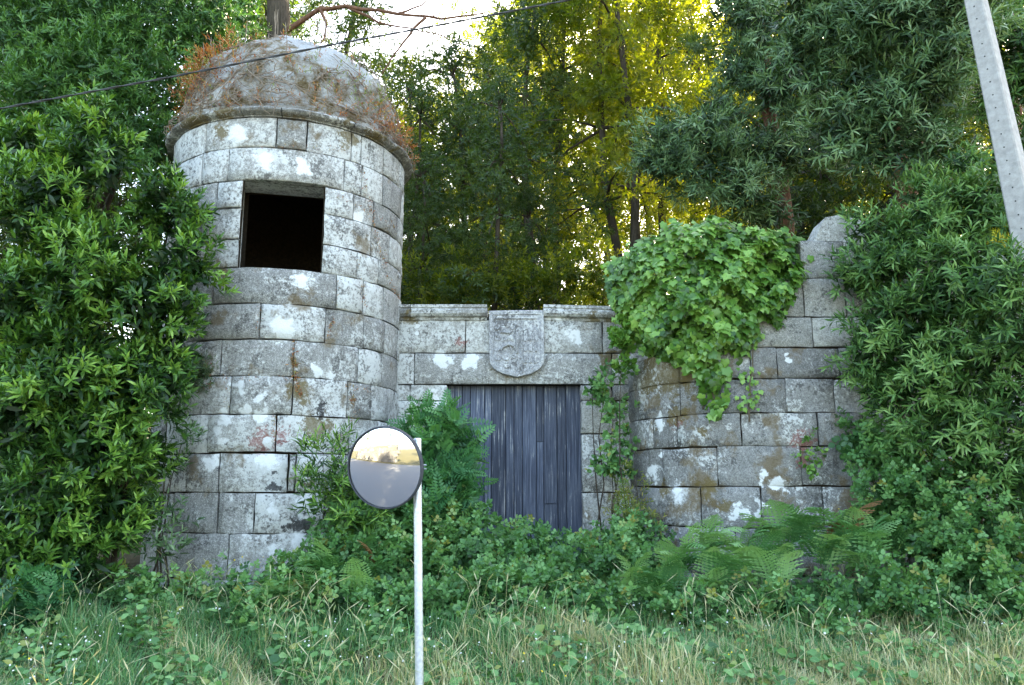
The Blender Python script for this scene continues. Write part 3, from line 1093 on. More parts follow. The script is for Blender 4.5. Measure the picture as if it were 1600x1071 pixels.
# ------------------------------------------------------------------ shrub left of the tower
r1 = np.random.default_rng(11)
sh_l = empty('wattle_shrub', tuple(P(120, 930, 8.4)), 'tall glossy green shrub covering the left edge beside the tower', 'shrub')
L = Leaves()
lob = lobes_px([(70, 330, 8.7, 85), (150, 250, 8.9, 62), (150, 190, 9.0, 30), (40, 250, 9.1, 60), (262, 330, 9.0, 62), (282, 420, 8.8, 55), (240, 480, 8.7, 75), (140, 430, 8.6, 90), (30, 480, 8.5, 85),
                (110, 580, 8.5, 95), (215, 600, 8.7, 80), (265, 560, 8.8, 52), (30, 660, 8.4, 90), (150, 700, 8.5, 85), (215, 700, 8.8, 50), (60, 800, 8.3, 85), (150, 810, 8.5, 65), (30, 900, 8.2, 70), (110, 890, 8.3, 60), (205, 800, 8.8, 40)])
lob = [(c, r * .86) for c, r in lob]
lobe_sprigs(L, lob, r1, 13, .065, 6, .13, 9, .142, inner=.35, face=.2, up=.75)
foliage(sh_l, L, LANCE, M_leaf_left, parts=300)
sp_ = []
base = P(120, 940, 8.7)
for (x, y, Y) in ((60, 330, 8.8), (150, 240, 9), (265, 350, 9), (140, 430, 8.8), (30, 500, 8.7), (240, 480, 8.9), (200, 600, 8.8), (50, 700, 8.6)):
    sp_.append(wig(base + Vector((random.uniform(-.3, .3), random.uniform(-.1, .2), -.2)), P(x, y, Y), 7, .08))
stems(sh_l, sp_, M_bark, 'stem', .035, .01)

# fine-leaved tree behind the shrub
t_l = empty('acacia_tree', tuple(Vector((-6.6, 11.5, .7))), 'feathery bright green tree above the left shrub, level with the dome', 'tree')
L = Leaves()
lob = lobes_px([(50, 70, 10.6, 85), (140, 40, 10.8, 75), (60, 180, 10.4, 80), (150, 130, 10.5, 70), (230, 50, 11.2, 75), (320, 30, 11.6, 60), (240, 140, 10.8, 62), (215, 220, 10.5, 55), (330, 80, 11.6, 45),
                (120, 230, 10.3, 60), (20, 10, 10.9, 70), (370, 10, 12.2, 40), (10, 270, 10.3, 60), (100, -50, 11, 80), (230, -50, 11.5, 80), (250, 235, 10.6, 30)])
lobe_sprigs(L, lob, r1, 11, .10, 5, .15, 11, .125, inner=.3, face=.25, up=.4, open0=1.0)
foliage(t_l, L, FINE, M_leaf_fineleft, 'crown')
b0 = Vector((-6.6, 11.5, .6))
stems(t_l, [wig(b0, P(120, 60, 11.2), 8, .1)], M_bark, 'trunk', .13, .04, 9)
stems(t_l, [wig(P(100, 420, 11.4), P(x, y, Y), 6, .12) for x, y, Y in ((230, 60, 11.4), (320, 50, 11.8), (50, 150, 10.8), (230, 190, 10.9))], M_bark, 'limb', .05, .012)

# ------------------------------------------------------------------ right: narrow-leaved shrub in front of the wall end
r2 = np.random.default_rng(12)
sh_r = empty('willowy_shrub', tuple(P(1470, 900, 8.7)), 'dense narrow-leaved dark green shrub hiding the right end of the bastion', 'shrub')
L = Leaves()
lob = lobes_px([(1395, 400, 9.1, 62), (1345, 430, 9.25, 36), (1465, 360, 9.0, 70), (1540, 330, 8.8, 62), (1585, 420, 8.6, 70), (1500, 450, 8.7, 80), (1400, 500, 9.0, 72), (1450, 570, 8.8, 80), (1360, 560, 9.2, 46),
                (1550, 550, 8.5, 80), (1590, 640, 8.4, 70), (1480, 660, 8.7, 66), (1390, 620, 9.0, 45), (1540, 730, 8.5, 60), (1440, 320, 9.2, 35), (1585, 770, 8.4, 50), (1500, 260, 9, 22), (1345, 360, 9.3, 22), (1590, 440, 7.75, 50), (1600, 520, 7.8, 50)])
lob = [(c, r * .88) for c, r in lob]
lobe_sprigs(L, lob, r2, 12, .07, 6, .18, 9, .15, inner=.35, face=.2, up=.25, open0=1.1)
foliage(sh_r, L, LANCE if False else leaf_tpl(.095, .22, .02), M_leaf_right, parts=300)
b0 = P(1480, 900, 8.8)
stems(sh_r, [wig(b0 + Vector((random.uniform(-.3, .3), 0, -.2)), P(x, y, Y), 7, .07) for x, y, Y in ((1395, 380, 9.1), (1480, 300, 9.0), (1550, 290, 8.9), (1590, 430, 8.7), (1440, 480, 8.9), (1370, 540, 9.2), (1560, 560, 8.7))], M_bark_red, 'stem', .03, .008)

# ------------------------------------------------------------------ right: grey-green acacias overhanging the wall
r3 = np.random.default_rng(13)


def acacia(name, label, lobes, trunk_pts, r0, r1_, limbs, size=.18, dens=11, parts=0, mat=M_leaf_grey):
    t = empty(name, tuple(trunk_pts[0]), label, 'tree')
    L = Leaves()
    lobe_sprigs(L, [(c, r * .86) for c, r in lobes_px(lobes)], r3, dens * .8, .085, 6, .2, 11, size, inner=.25, face=.3, up=.2, open0=1.25)
    foliage(t, L, LONG, mat, 'crown' if not parts else 'foliage', parts=parts)
    n = len(trunk_pts)
    V, F = tube(trunk_pts, [r0 + (r1_ - r0) * i / (n - 1) for i in range(n)], 10, wob=.12)
    mesh_obj('trunk', V, F, M_bark_red, t, smooth=True)
    stems(t, limbs, M_bark_red, 'limb', .05, .012, 7)
    return t


acacia('wattle_tree', 'grey-green wattle tree with drooping leaves beside the concrete pole', [(1395, 60, 9.6, 78), (1320, 40, 9.9, 62), (1470, 70, 9.3, 70), (1350, 140, 9.7, 62), (1430, 150, 9.5, 68), (1310, 210, 9.8, 48), (1380, 230, 9.7, 55), (1450, 230, 9.6, 48),
       (1250, 30, 10.2, 55), (1240, 90, 10.2, 40), (1500, 10, 9.2, 60), (1420, -30, 9.6, 80), (1300, -30, 10, 70), (1270, 120, 10, 34)],
       [Vector((5.75, 11.6, .8)), P(1425, 330, 11.6), P(1400, 240, 11.4), P(1385, 120, 10.8), P(1390, -20, 10.4)], .19, .07,
       [[P(1430, 300, 11.6), P(1440, 220, 11.3), P(1450, 120, 10.2)], [P(1400, 240, 11.4), P(1340, 150, 10.6), P(1300, 60, 10.2)], [P(1390, 120, 10.8), P(1470, 90, 9.8)]], parts=300)
acacia('wattle_tree', 'wattle tree with a red-brown trunk rising behind the ivy mound', [(1080, 215, 11.6, 52), (1045, 255, 11.6, 46), (1110, 270, 11.5, 55), (1160, 300, 11.6, 46), (1170, 240, 11.8, 50), (1030, 215, 11.8, 30), (1120, 180, 12, 40), (1200, 330, 11.8, 34),
       (1230, 240, 12, 46), (1215, 130, 12, 50), (1160, 110, 12.3, 45), (1260, 190, 12, 40), (1010, 250, 11.7, 26), (1190, 40, 12.1, 52), (1150, 10, 12.4, 45)],
       [Vector((4.25, 12.6, .8)), P(1227, 350, 12.6), P(1215, 250, 12.6), P(1197, 150, 12.5), P(1190, -20, 12.5)], .17, .08,
       [[P(1222, 300, 12.6), P(1150, 260, 12.2), P(1080, 240, 11.8)], [P(1200, 170, 12.5), P(1250, 150, 12.2), P(1300, 110, 12)], [P(1215, 240, 12.6), P(1170, 180, 12.3), P(1120, 170, 12.1)]], dens=10, size=.17)
acacia('wattle_tree', 'leafy wattle tree at the right edge behind the concrete pole', [(1585, 60, 10.2, 60), (1570, 150, 10.3, 55), (1600, 240, 10.2, 60), (1630, 100, 10, 70), (1560, -30, 10.4, 60), (1640, 300, 10, 60)],
       [Vector((7.4, 11.8, .8)), P(1590, 300, 11.6), P(1585, 150, 11.2), P(1590, -20, 11)], .15, .06, [[P(1590, 250, 11.5), P(1630, 120, 10.6)]], dens=7, mat=M_leaf_right)

# ------------------------------------------------------------------ forest behind the gate
r4 = np.random.default_rng(14)


def forest_proto(H, nl, lo, rad_, leafn, seed):
    r = np.random.default_rng(seed)
    rd = random.Random(seed)
    L = Leaves()
    tr = [Vector((0, 0, -.3))]
    q = Vector((0, 0, 0))
    for i in range(1, 9):
        q = Vector((q.x + rd.uniform(-.22, .22), q.y + rd.uniform(-.22, .22), H * i / 8.3))
        tr.append(q)
    parts = [tube(tr, [.15 * (1 - .8 * i / 8) for i in range(9)], 8, wob=.15)]
    for i in range(nl):
        t = lo + (1 - lo) * (i + .5) / nl + rd.uniform(-.03, .03)
        an = i * 2.4 + rd.uniform(-.5, .5)
        ro = rad_ * (1.15 - .75 * t) * rd.uniform(.35, 1.1)
        f = min(7.99, max(0, t * 8.3))
        tp = tr[min(8, int(f) + 1)]
        c = np.array([tp.x + math.cos(an) * ro, tp.y + math.sin(an) * ro, t * H + rd.uniform(-.3, .3)])
        rl = rd.uniform(.55, 1.05) * (1.25 - .5 * t)
        nc_, ns_ = 13, 6
        v = nrmz(r.normal(0, 1, (nc_, 3)))
        cc = c + v * np.array([rl, rl, rl * .62]) * r.uniform(.4, 1.1, (nc_, 1))
        N_ = nc_ * ns_
        p = np.repeat(cc, ns_, 0) + r.normal(0, .17, (N_, 3))
        ax = np.repeat(v, ns_, 0) + np.array([0, 0, -.1]) + r.normal(0, .5, (N_, 3))
        sprig(L, p, ax, .2 * r.uniform(.6, 1.2, N_), leafn, .185, r, up=.2, tint=np.full(N_, rd.random()))
        parts.append(tube([tp - Vector((0, 0, .5)), (tp + Vector(c)) / 2 + Vector((0, 0, -.1)), Vector(c)], [.04, .025, .01], 5))
    arr = L.cat()
    V, T, ti = scatter_mesh(leaf_tpl(.12, .15, .02), *arr)
    return (V, T, ti), merge(parts)


protos = []
for (H, nl, lo, rd_, k, sd) in ((15, 30, .26, 2.5, 8, 1), (17, 34, .34, 2.6, 8, 2), (13, 26, .2, 2.3, 8, 3), (16, 24, .42, 2.4, 8, 4)):
    (V, T, ti), (tv, tf) = forest_proto(H, nl, lo, rd_, k, sd)
    crown = np_obj('crown', V, T, M_leaf_dark, None, ti)
    trunk = mesh_obj('trunk', tv, tf, M_bark, None, smooth=True)
    protos.append((H, crown, trunk, [0]))


def forest_tree(x, y, kind, scale, rz, label, group=None, dark=False):
    H, crown, trunk, used = protos[kind]
    t = empty('forest_tree', (x, y, float(ground_z(x, y)) - .1), label, 'tree', group)
    t.rotation_euler = (r4.normal(0, .03), r4.normal(0, .03), rz)
    t.scale = (scale, scale, scale)
    for o in (crown, trunk):
        if used[0]:
            o = o.copy()
            col.objects.link(o)
        o.parent = t
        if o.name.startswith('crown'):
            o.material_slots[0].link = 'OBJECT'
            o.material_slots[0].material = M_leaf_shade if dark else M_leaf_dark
    used[0] = 1


FG = 'trees of the wood behind the gate'
rows_ = [(14.6, [(-.9, 2, .66), (.35, 2, .5), (5.2, 0, .8), (6.8, 1, .8), (9.2, 0, .85), (-5.6, 1, .82), (-7.8, 0, .9), (-10, 2, .9), (-8.6, 2, .55), (-6.9, 2, .5), (-11.5, 2, .6)]),
         (17.2, [(-2.0, 2, .72), (-.1, 3, .9), (2.0, 3, .95), (3.6, 3, .98), (6.8, 3, 1.0), (8.6, 1, .95), (11.0, 0, 1), (-4.6, 3, .95), (-9.5, 2, 1.0), (-12, 2, 1.)]),
         (20.5, [(-3.0, 2, .9), (-1.2, 2, .92), (1.0, 3, 1.02), (7.2, 0, 1.15), (10.0, 3, 1.2), (12.8, 1, 1.1), (-6.8, 0, 1.15), (-.1, 2, .42), (2.2, 2, .45), (-2.3, 2, .4), (4.0, 2, .45), (-11, 2, 1.), (-14.5, 2, 1.1)]),
         (25.5, [(-3.6, 2, 1.02), (-.4, 0, 1.12), (1.7, 3, 1.2), (3.4, 3, 1.3), (5.3, 3, 1.25), (7.2, 3, 1.3), (9.4, 0, 1.2), (12, 0, 1.3), (-9, 1, 1.3), (.8, 2, .5), (6.4, 2, .55), (-2.2, 2, .5), (-15, 2, 1.2)]),
         (33, [(-5.5, 0, 1.), (-3.6, 2, 1.1), (-2.2, 2, 1.2), (.2, 2, .75), (2.0, 2, .6), (4.0, 2, .7), (6.0, 2, .6), (8.2, 2, .72), (10.5, 2, .7), (-11, 1, 1.4), (13.5, 2, .8), (16.5, 2, .8)])]
rows_.append((44, [(-12, 2, 1.2), (-7.5, 2, .8), (-4.5, 2, .85), (-1.8, 0, 1.25), (1.5, 1, 1.7), (4.6, 0, 1.7), (8, 1, 1.75), (11.5, 0, 1.7), (15, 1, 1.7), (19, 0, 1.7), (23, 1, 1.7)]))
rows_.append((52, [(-10, 2, .9), (-6, 2, .95), (0, 0, 1.8), (3.4, 0, 1.85), (7, 0, 1.9), (10.5, 0, 1.85), (14.5, 0, 1.9), (18.5, 0, 1.9), (23, 0, 1.9), (28, 0, 1.9)]))
rows_[0][1].extend([(8.2, 2, .62), (6.0, 2, .55), (-1.7, 2, .55)])
rows_[1][1].extend([(-.8, 2, .85), (7.3, 2, .8)])
ROWN = ['front', 'second', 'third', 'fourth', 'fifth', 'sixth', 'rearmost']
MARK = [(-999, 'behind the left shrub'), (150, 'behind the feathery tree'), (330, 'hidden mostly by the dome'), (560, 'just right of the tower'), (680, 'above the left gate cornice'), (765, 'above the carved shield'),
        (855, 'above the right gate cornice'), (950, 'left behind the ivy'), (1080, 'right behind the ivy'), (1220, 'behind the broken bastion top'), (1380, 'left of the pole'), (1530, 'past the pole')]
seen = {}
SZ = {0: 'tall leafy tree', 1: 'bare-trunked tall tree', 2: 'low-branched tree', 3: 'slender thin tree'}
for ri, (y, row) in enumerate(rows_):
    for (x, k, s_) in row:
        x_, y_ = x + r4.normal(0, .2), y + r4.normal(0, .4)
        px = CX + F_PX * x_ / (y_ * CP + 4 * SP)
        mk = [m for q, m in MARK if px >= q][-1]
        kd = 'young ' + SZ[k] if s_ < .6 and y > 18 else SZ[k]
        lb = f'{kd} in the wood, {ROWN[ri]} row, {mk}'
        seen[lb] = seen.get(lb, 0) + 1
        if seen[lb] > 1: lb += (', rightmost', ', leftmost')[seen[lb] % 2]
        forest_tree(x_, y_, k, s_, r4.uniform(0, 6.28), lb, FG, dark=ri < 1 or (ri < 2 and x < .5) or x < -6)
# undergrowth seen over the gate
def bush(name, label, lobes, mat, tpl, size, dens=9, k=8, per=5, length=.16, up=.5, seed=1, parts=0, stem_to=None, cat='shrub', group=None, part_name='leaf', stem_mat=None, inner=.3, face=.2, csize=.09, pick=None, core=70):
    r = np.random.default_rng(seed)
    lp = lobes_px(lobes)
    c0 = lp[0][0]
    z = float(ground_z(c0[0], c0[1]))
    t = empty(name, (c0[0], c0[1], z), label, cat, group)
    L = Leaves()
    lobe_sprigs(L, lp, r, dens, csize, per, length, k, size, inner=inner, face=face, up=up, core=core)
    foliage(t, L, tpl, mat, parts=parts, part_name=part_name, pick=pick)
    rd = random.Random(seed)
    st = []
    for c, rr_ in lp[: (5 if stem_to is None else stem_to)]:
        st.append(wig((c0[0] + rd.uniform(-.15, .15), c0[1] + rd.uniform(-.05, .1), z - .1), c, 5, .06, rd))
    stems(t, st, stem_mat or M_bark, 'stem', .014, .004, 5)
    return t


bush('holly_bush', 'low dark bush peeping over the left cornice of the gate', [(690, 455, 13.5, 34), (720, 430, 13.7, 36), (655, 440, 13.6, 30), (760, 450, 13.5, 30)], M_leaf_dark, FINE, .14, seed=21)
bush('holly_bush', 'low dark bush peeping over the gate right of the shield', [(880, 440, 13.8, 38), (920, 420, 14, 40), (840, 455, 13.6, 32), (940, 455, 13.7, 30), (800, 440, 14, 36)], M_leaf_dark, FINE, .14, seed=22)

bush('laurel_bush', 'dark bush in the gap behind the lower left shrub', [(30, 700, 10.4, 110), (10, 560, 10.6, 100), (110, 800, 10.2, 90), (30, 860, 10, 90), (-60, 740, 10.4, 110), (200, 760, 10.2, 60), (130, 600, 10.6, 90)], M_leaf_left, LANCE, .15, dens=6, seed=24)

# ------------------------------------------------------------------ ivy mound on the bastion
def in_poly(x, y, poly):
    ins = np.zeros(len(x), bool)
    j = len(poly) - 1
    for i in range(len(poly)):
        xi, yi = poly[i]; xj, yj = poly[j]
        c = ((yi > y) != (yj > y)) & (x < (xj - xi) * (y - yi) / (yj - yi + 1e-12) + xi)
        ins ^= c
        j = i
    return ins


def ray_np(px, py, Y):
    u, v = (px - CX) / F_PX, -(py - CY) / F_PX
    dy, dz = CP - v * SP, SP + v * CP
    k = Y / dy
    return np.stack([u * k, Y, EYE + dz * k], 1)


ivy_poly = [(948, 430), (955, 402), (980, 398), (1008, 374), (1030, 368), (1050, 346), (1080, 352), (1110, 338), (1130, 344), (1150, 362), (1175, 354), (1200, 363), (1225, 356), (1243, 368), (1262, 392), (1258, 435), (1232, 478), (1212, 528), (1176, 556), (1130, 560), (1136, 600),
            (1128, 645), (1112, 652), (1102, 610), (1085, 572), (1040, 562), (1000, 540), (980, 500), (958, 470)]
r5 = np.random.default_rng(15)
n = 10500
x, y = r5.uniform(940, 1275, n), r5.uniform(335, 660, n)
x2, y2 = x + r5.normal(0, 7, n), y + r5.normal(0, 4, n)
ok = in_poly(x2, y2, ivy_poly)
x, y = x[ok], y[ok]
n = len(x)
cx_, cy_ = 1105, 440
rho = np.sqrt(((x - cx_) / 165) ** 2 + ((y - cy_) / 120) ** 2)
bulge = 0.32 * np.sqrt(np.clip(1 - rho ** 2, 0, 1)) + .14 * np.sin(x * .05 + 1) * np.sin(y * .062 + 1) + .07 * np.sin(x * .13) * np.cos(y * .11)
Yw = 9.62 + np.clip((1150 - x) / 170, 0, 1.2) ** 2 * .75
Ys = np.where(y > 560, Yw - .1 , Yw - bulge) + .10 * np.sin(x * .11 + 2) * np.sin(y * .13) + np.abs(r5.normal(0, .12, n)) + np.where(r5.uniform(0, 1, n) < .3, r5.uniform(0, .3, n), 0)
p = ray_np(x, y, Ys)
nz_ = np.stack([(x - cx_) / 165 * .7, -np.ones(n), -(y - cy_) / 120 * .6 + .55], 1) + r5.normal(0, .42, (n, 3))
d = np.stack([r5.normal(0, .45, n), -.25 + r5.normal(0, .2, n), -np.ones(n)], 1)
d = d - nrmz(nz_) * np.sum(d * nrmz(nz_), 1, keepdims=True)
L = Leaves()
L.add(p, d, nz_, r5.uniform(.055, .13, n), np.clip(r5.normal(.5, .3, n) + .15 * np.sin(x * .05 + y * .03), 0, 1))
ivy = empty('ivy', tuple(P(1120, 655, 9.5)), 'thick mound of bright green ivy hanging over the bastion top', 'ivy')
foliage(ivy, L, IVY, M_leaf_ivy, 'foliage', 300, 'ivy_leaf', pick=lambda a: -a[0][:, 1] + RNG.uniform(0, .5, len(a[0])) + np.where(a[0][:, 0] < 0, -9, 0))
stems(ivy, [wig(bw(1120, 655) + Vector((0, -.03, 0)), bw(1105, 560) + Vector((0, -.05, 0)), 7, .03), wig(bw(1098, 640) + Vector((0, -.03, 0)), bw(1090, 520) + Vector((0, -.06, 0)), 7, .03),
            wig(bw(1170, 660) + Vector((0, -.03, 0)), bw(1175, 540) + Vector((0, -.05, 0)), 7, .03)], M_twig, 'vine', .012, .006)
L = Leaves()
n = 46
x = r5.normal(1168, 9, n); y = r5.uniform(570, 640, n)
L.add(np.array([bw(a, b) for a, b in zip(x, y)]) + np.array([0, -.05, 0]), r5.normal(0, .4, (n, 3)) + np.array([0, -.2, -1]), np.array([[0, -1, .4]]) + r5.normal(0, .3, (n, 3)), r5.uniform(.04, .07, n), r5.uniform(.4, 1, n))
foliage(ivy, L, IVY, M_leaf_ivy, 'trailing_leaves')

# ------------------------------------------------------------------ thicket in front of the walls
BG = 'brambles along the foot of the walls'
BR_ = [('foremost bramble patch at the grass edge right of the mirror post', [(720, 940, 8.2, 36), (680, 950, 8.1, 34), (770, 945, 8.2, 34), (830, 955, 8.1, 34), (880, 950, 8.2, 34), (930, 955, 8.1, 32), (750, 965, 7.9, 26)]),
       ('foremost bramble patch at the grass edge left of the mirror post', [(600, 945, 8.2, 36), (540, 950, 8.1, 36), (480, 950, 8.1, 32), (430, 965, 8.0, 30), (370, 965, 8.0, 28), (630, 960, 8.0, 30)]),
       ('low bramble carpet between the bastion ferns and the grass', [(1000, 960, 8.1, 32), (1080, 955, 8.1, 34), (1150, 950, 8.2, 32), (1230, 960, 8.0, 34), (1310, 945, 8.1, 36), (1390, 930, 8.1, 40), (1460, 950, 7.9, 40)]),
       ('bramble mound filling the foot of the door left of centre', [(700, 850, 9.4, 52), (650, 830, 9.3, 48), (745, 880, 9.1, 50), (690, 900, 8.9, 45), (610, 850, 9.2, 45), (640, 890, 8.9, 45)]),
       ('bramble mound behind the mirror post, against the tower foot', [(560, 840, 9.0, 48), (530, 890, 8.8, 48), (580, 890, 8.8, 50), (490, 900, 8.7, 40), (560, 800, 9.1, 35), (600, 800, 9.2, 35)]),
       ('bramble bank below the right half of the door', [(810, 880, 9.3, 46), (860, 890, 9.2, 42), (900, 900, 9.1, 40), (790, 920, 8.8, 42), (850, 925, 8.7, 40), (800, 840, 9.8, 22), (840, 842, 9.9, 16)]),
       ('bramble and nettle tangle between the door and the bastion corner', [(960, 900, 9.2, 42), (1000, 880, 9.1, 36), (940, 860, 9.6, 30), (1010, 920, 8.8, 36), (980, 840, 9.8, 24), (1005, 830, 9.8, 20)]),
       ('low bramble fringe along the left foot of the tower', [(420, 940, 8.5, 34), (360, 942, 8.5, 32), (300, 950, 8.5, 32), (250, 955, 8.5, 32), (455, 918, 8.6, 28), (200, 940, 8.6, 30)]),
       ('bramble thicket under the willowy shrub at the right', [(1400, 740, 9.1, 48), (1350, 700, 9.3, 30), (1450, 790, 8.8, 55), (1390, 800, 9.0, 45), (1520, 830, 8.5, 60), (1570, 900, 8.2, 60), (1470, 870, 8.5, 55), (1590, 980, 7.8, 50), (1520, 930, 8.1, 50), (1330, 690, 9.4, 20)])]
for i, (lb, lo) in enumerate(BR_):
    bush('bramble', lb, lo, M_leaf_bramble, TRI, .115, dens=19, k=5, per=4, length=.15, up=.8, seed=31 + i, parts=40, cat='bramble', group=BG, stem_mat=M_twig, inner=.35, face=.15, csize=.08, core=60)
bush('elder_shrub', 'light green feathery-leaved shrub growing against the left of the door', [(690, 700, 9.7, 38), (718, 668, 9.8, 26), (665, 720, 9.6, 34), (705, 745, 9.6, 36), (728, 706, 9.8, 18), (685, 785, 9.5, 38), (648, 695, 9.8, 20), (715, 785, 9.5, 26), (700, 805, 9.4, 30), (665, 660, 10, 16)],
     M_leaf_pinn, PINN, .27, dens=13, k=4, per=3, length=.15, up=.35, seed=41, parts=120, part_name='leaf_frond', csize=.06, core=25)
bush('sallow_shrub', 'narrow-leaved green shrub against the tower just left of the mirror', [(530, 710, 9.0, 30), (510, 760, 8.9, 34), (545, 760, 8.9, 38), (505, 715, 9.1, 20), (560, 800, 8.9, 38), (530, 800, 8.8, 30)],
     M_leaf_left, LONG, .15, dens=16, k=8, per=4, length=.2, up=.9, seed=42, csize=.05, core=10)
bush('nettle', 'climbing green leaves on the right door jamb beside the bastion corner', [(945, 610, 10.55, 16), (958, 650, 10.5, 18), (962, 690, 10.5, 20), (955, 720, 10.5, 20), (925, 605, 10.6, 10), (965, 590, 10.5, 14), (945, 740, 10.5, 12)],
     M_leaf_bramble, OV, .085, dens=32, k=5, per=4, length=.1, up=.2, seed=43, cat='climber', csize=.05, core=0)
bush('climber', 'ivy strands hanging in the corner between gate cornice and ivy mound', [(972, 545, 10.3, 12), (968, 520, 10.3, 14), (978, 575, 10.3, 8)], M_leaf_ivy, IVY, .085, dens=60, k=5, per=4, length=.08, up=-.2, seed=44, cat='climber', csize=.04, core=0, stem_to=1)
bush('straggling_weed', 'yellowish scrub sprouting low in the corner right of the door', [(985, 770, 10.2, 16), (978, 800, 10.1, 20), (1000, 820, 9.9, 18), (990, 735, 10.4, 10)], leaf_mat('leaf_yellowing', [(0, (.05, .08, .02)), (.5, (.10, .14, .03)), (1, (.22, .17, .05))], .3), FINE, .08, dens=60, k=7, per=4, length=.12, up=.6, seed=45, cat='weed', csize=.05, core=0)
bush('mugwort', 'pale wispy young shrub at the tower foot beside the left shrub', [(255, 800, 8.9, 24), (245, 850, 8.8, 26), (268, 740, 9.0, 18), (285, 690, 9.05, 14), (262, 640, 9.05, 14)], M_leaf_grey, LANCE, .11, dens=22, k=8, per=4, length=.16, up=.9, seed=46, csize=.06, core=0)
bush('wall_plant', 'small rounded tuft growing out of the tower left of its big pale block', [(318, 578, 9.42, 20), (305, 590, 9.42, 12), (325, 592, 9.4, 14)], leaf_mat('leaf_wall_tuft', [(0, (.03, .05, .025)), (.6, (.06, .10, .045)), (.9, (.09, .12, .05)), (1, (.2, .05, .05))], .25), FINE, .05, dens=170, k=8, per=4, length=.07, up=.6, seed=47, cat='plant', csize=.025, core=0, stem_to=0)
bush('wall_plant', 'red-stemmed little vine creeping on the bastion face', [(1256, 712, 9.48, 10), (1268, 735, 9.47, 9), (1262, 690, 9.48, 7), (1275, 715, 9.48, 8)], M_leaf_ivy, IVY, .055, dens=90, k=3, per=2, length=.06, up=.2, seed=48, cat='plant', csize=.03, core=0, stem_to=0)
bush('dock_plant', 'cluster of broad-leaved weeds at the left edge of the verge', [(55, 950, 7.9, 35), (90, 930, 8.0, 30), (20, 960, 7.8, 34)], M_leaf_pinn, PINN, .24, dens=10, k=3, per=3, length=.15, up=.9, seed=49, cat='weed')

bush('yellow_blossom', 'small yellow blossom spray in the willowy shrub beside the pole', [(1566, 378, 8.25, 9)], M_rust if False else leaf_mat('leaf_blossom_yellow', [(0, (.35, .25, .02)), (1, (.6, .5, .05))], .2), FINE, .05, dens=500, k=6, per=4, length=.05, seed=51, cat='blossom', csize=.03, core=0, stem_to=0)
# ------------------------------------------------------------------ ferns
def frond_mesh(name, Lf, arch, mat, seed):
    rd = random.Random(seed)
    V, T, tt = [], [], []
    n = 18
    def at(t): return np.array([0, Lf * (t - arch * .22 * t * t), Lf * (arch * (t * .95 - t * t * .85))])
    rv = []
    for i in range(n + 1):
        q = at(i / n); w = .006 * (1 - .8 * i / n)
        rv += [q + (-w, 0, 0), q + (w, 0, 0)]
    V += rv
    for i in range(n): T += [(2 * i, 2 * i + 1, 2 * i + 3), (2 * i, 2 * i + 3, 2 * i + 2)]
    for i in range(3, n + 1):
        t = i / n
        q, dq = at(t), at(min(1, t + .02)) - at(t - .02)
        dq /= np.linalg.norm(dq)
        ln = Lf * .30 * (1 - ((t - .32) / .70) ** 2 if t > .32 else .62 + .38 * (t / .32)) + .012
        for sg in (-1, 1):
            dd = np.array([sg, 0, 0]) * .9 + dq * .45 + np.array([0, 0, -.18 + rd.uniform(-.12, .12)])
            dd /= np.linalg.norm(dd)
            m = 4
            # toothed blade: lobes on both sides of the pinna rib
            wd = dq * Lf * .034
            o = len(V)
            for k in range(m + 1):
                f = k / m
                c = q + dd * ln * f + np.array([0, 0, -.10 * ln * f * f])
                a = (1 - f) ** .6
                V += [c - wd * .25 * a, c + wd * .25 * a]
                if k < m:
                    c2 = q + dd * ln * (f + .62 / m) + np.array([0, 0, -.10 * ln * f * f])
                    V += [c2 - wd * .95 * a, c2 + wd * .95 * a]
            for k in range(m):
                b = o + 4 * k
                T += [(b, b + 1, b + 5), (b, b + 5, b + 4), (b, b + 4, b + 2), (b + 1, b + 3, b + 5)]
    Vn = np.array(V)
    me = bpy.data.meshes.new(name)
    me.from_pydata([tuple(v) for v in Vn], [], T)
    a = me.attributes.new('tint', 'FLOAT', 'POINT')
    a.data.foreach_set('value', np.full(len(V), (0.0, .45, .75, 1.0)[seed % 4], np.float32))
    me.materials.append(mat)
    return me


fr = [frond_mesh('frond', 1.0, a, M_fern, i) for i, a in enumerate((.75, .95, .6, .85))]
fr_dry = [frond_mesh('frond', 1.0, .7, M_fern_dry, 9)]
rf = random.Random(5)


def fern(px, py, Y, size, n, label, dry=0):
    b = P(px, py, Y)
    b.z = min(b.z, float(ground_z(b.x, Y)) + .35)
    t = empty('fern', tuple(b), label, 'fern', 'bracken ferns in front of the walls')
    for i in range(n):
        o = bpy.data.objects.new('frond', rf.choice(fr_dry if i < dry else fr))
        link(o, t)
        az = math.pi + rf.uniform(-1.5, 1.5)
        s_ = size * rf.uniform(.75, 1.25)
        o.scale = (s_, s_, s_)
        o.rotation_euler = (R_(rf.uniform(20, 68)), R_(rf.uniform(-20, 20)), az)
        o.location = (rf.uniform(-.08, .08), rf.uniform(-.08, .08), rf.uniform(-.05, .1))


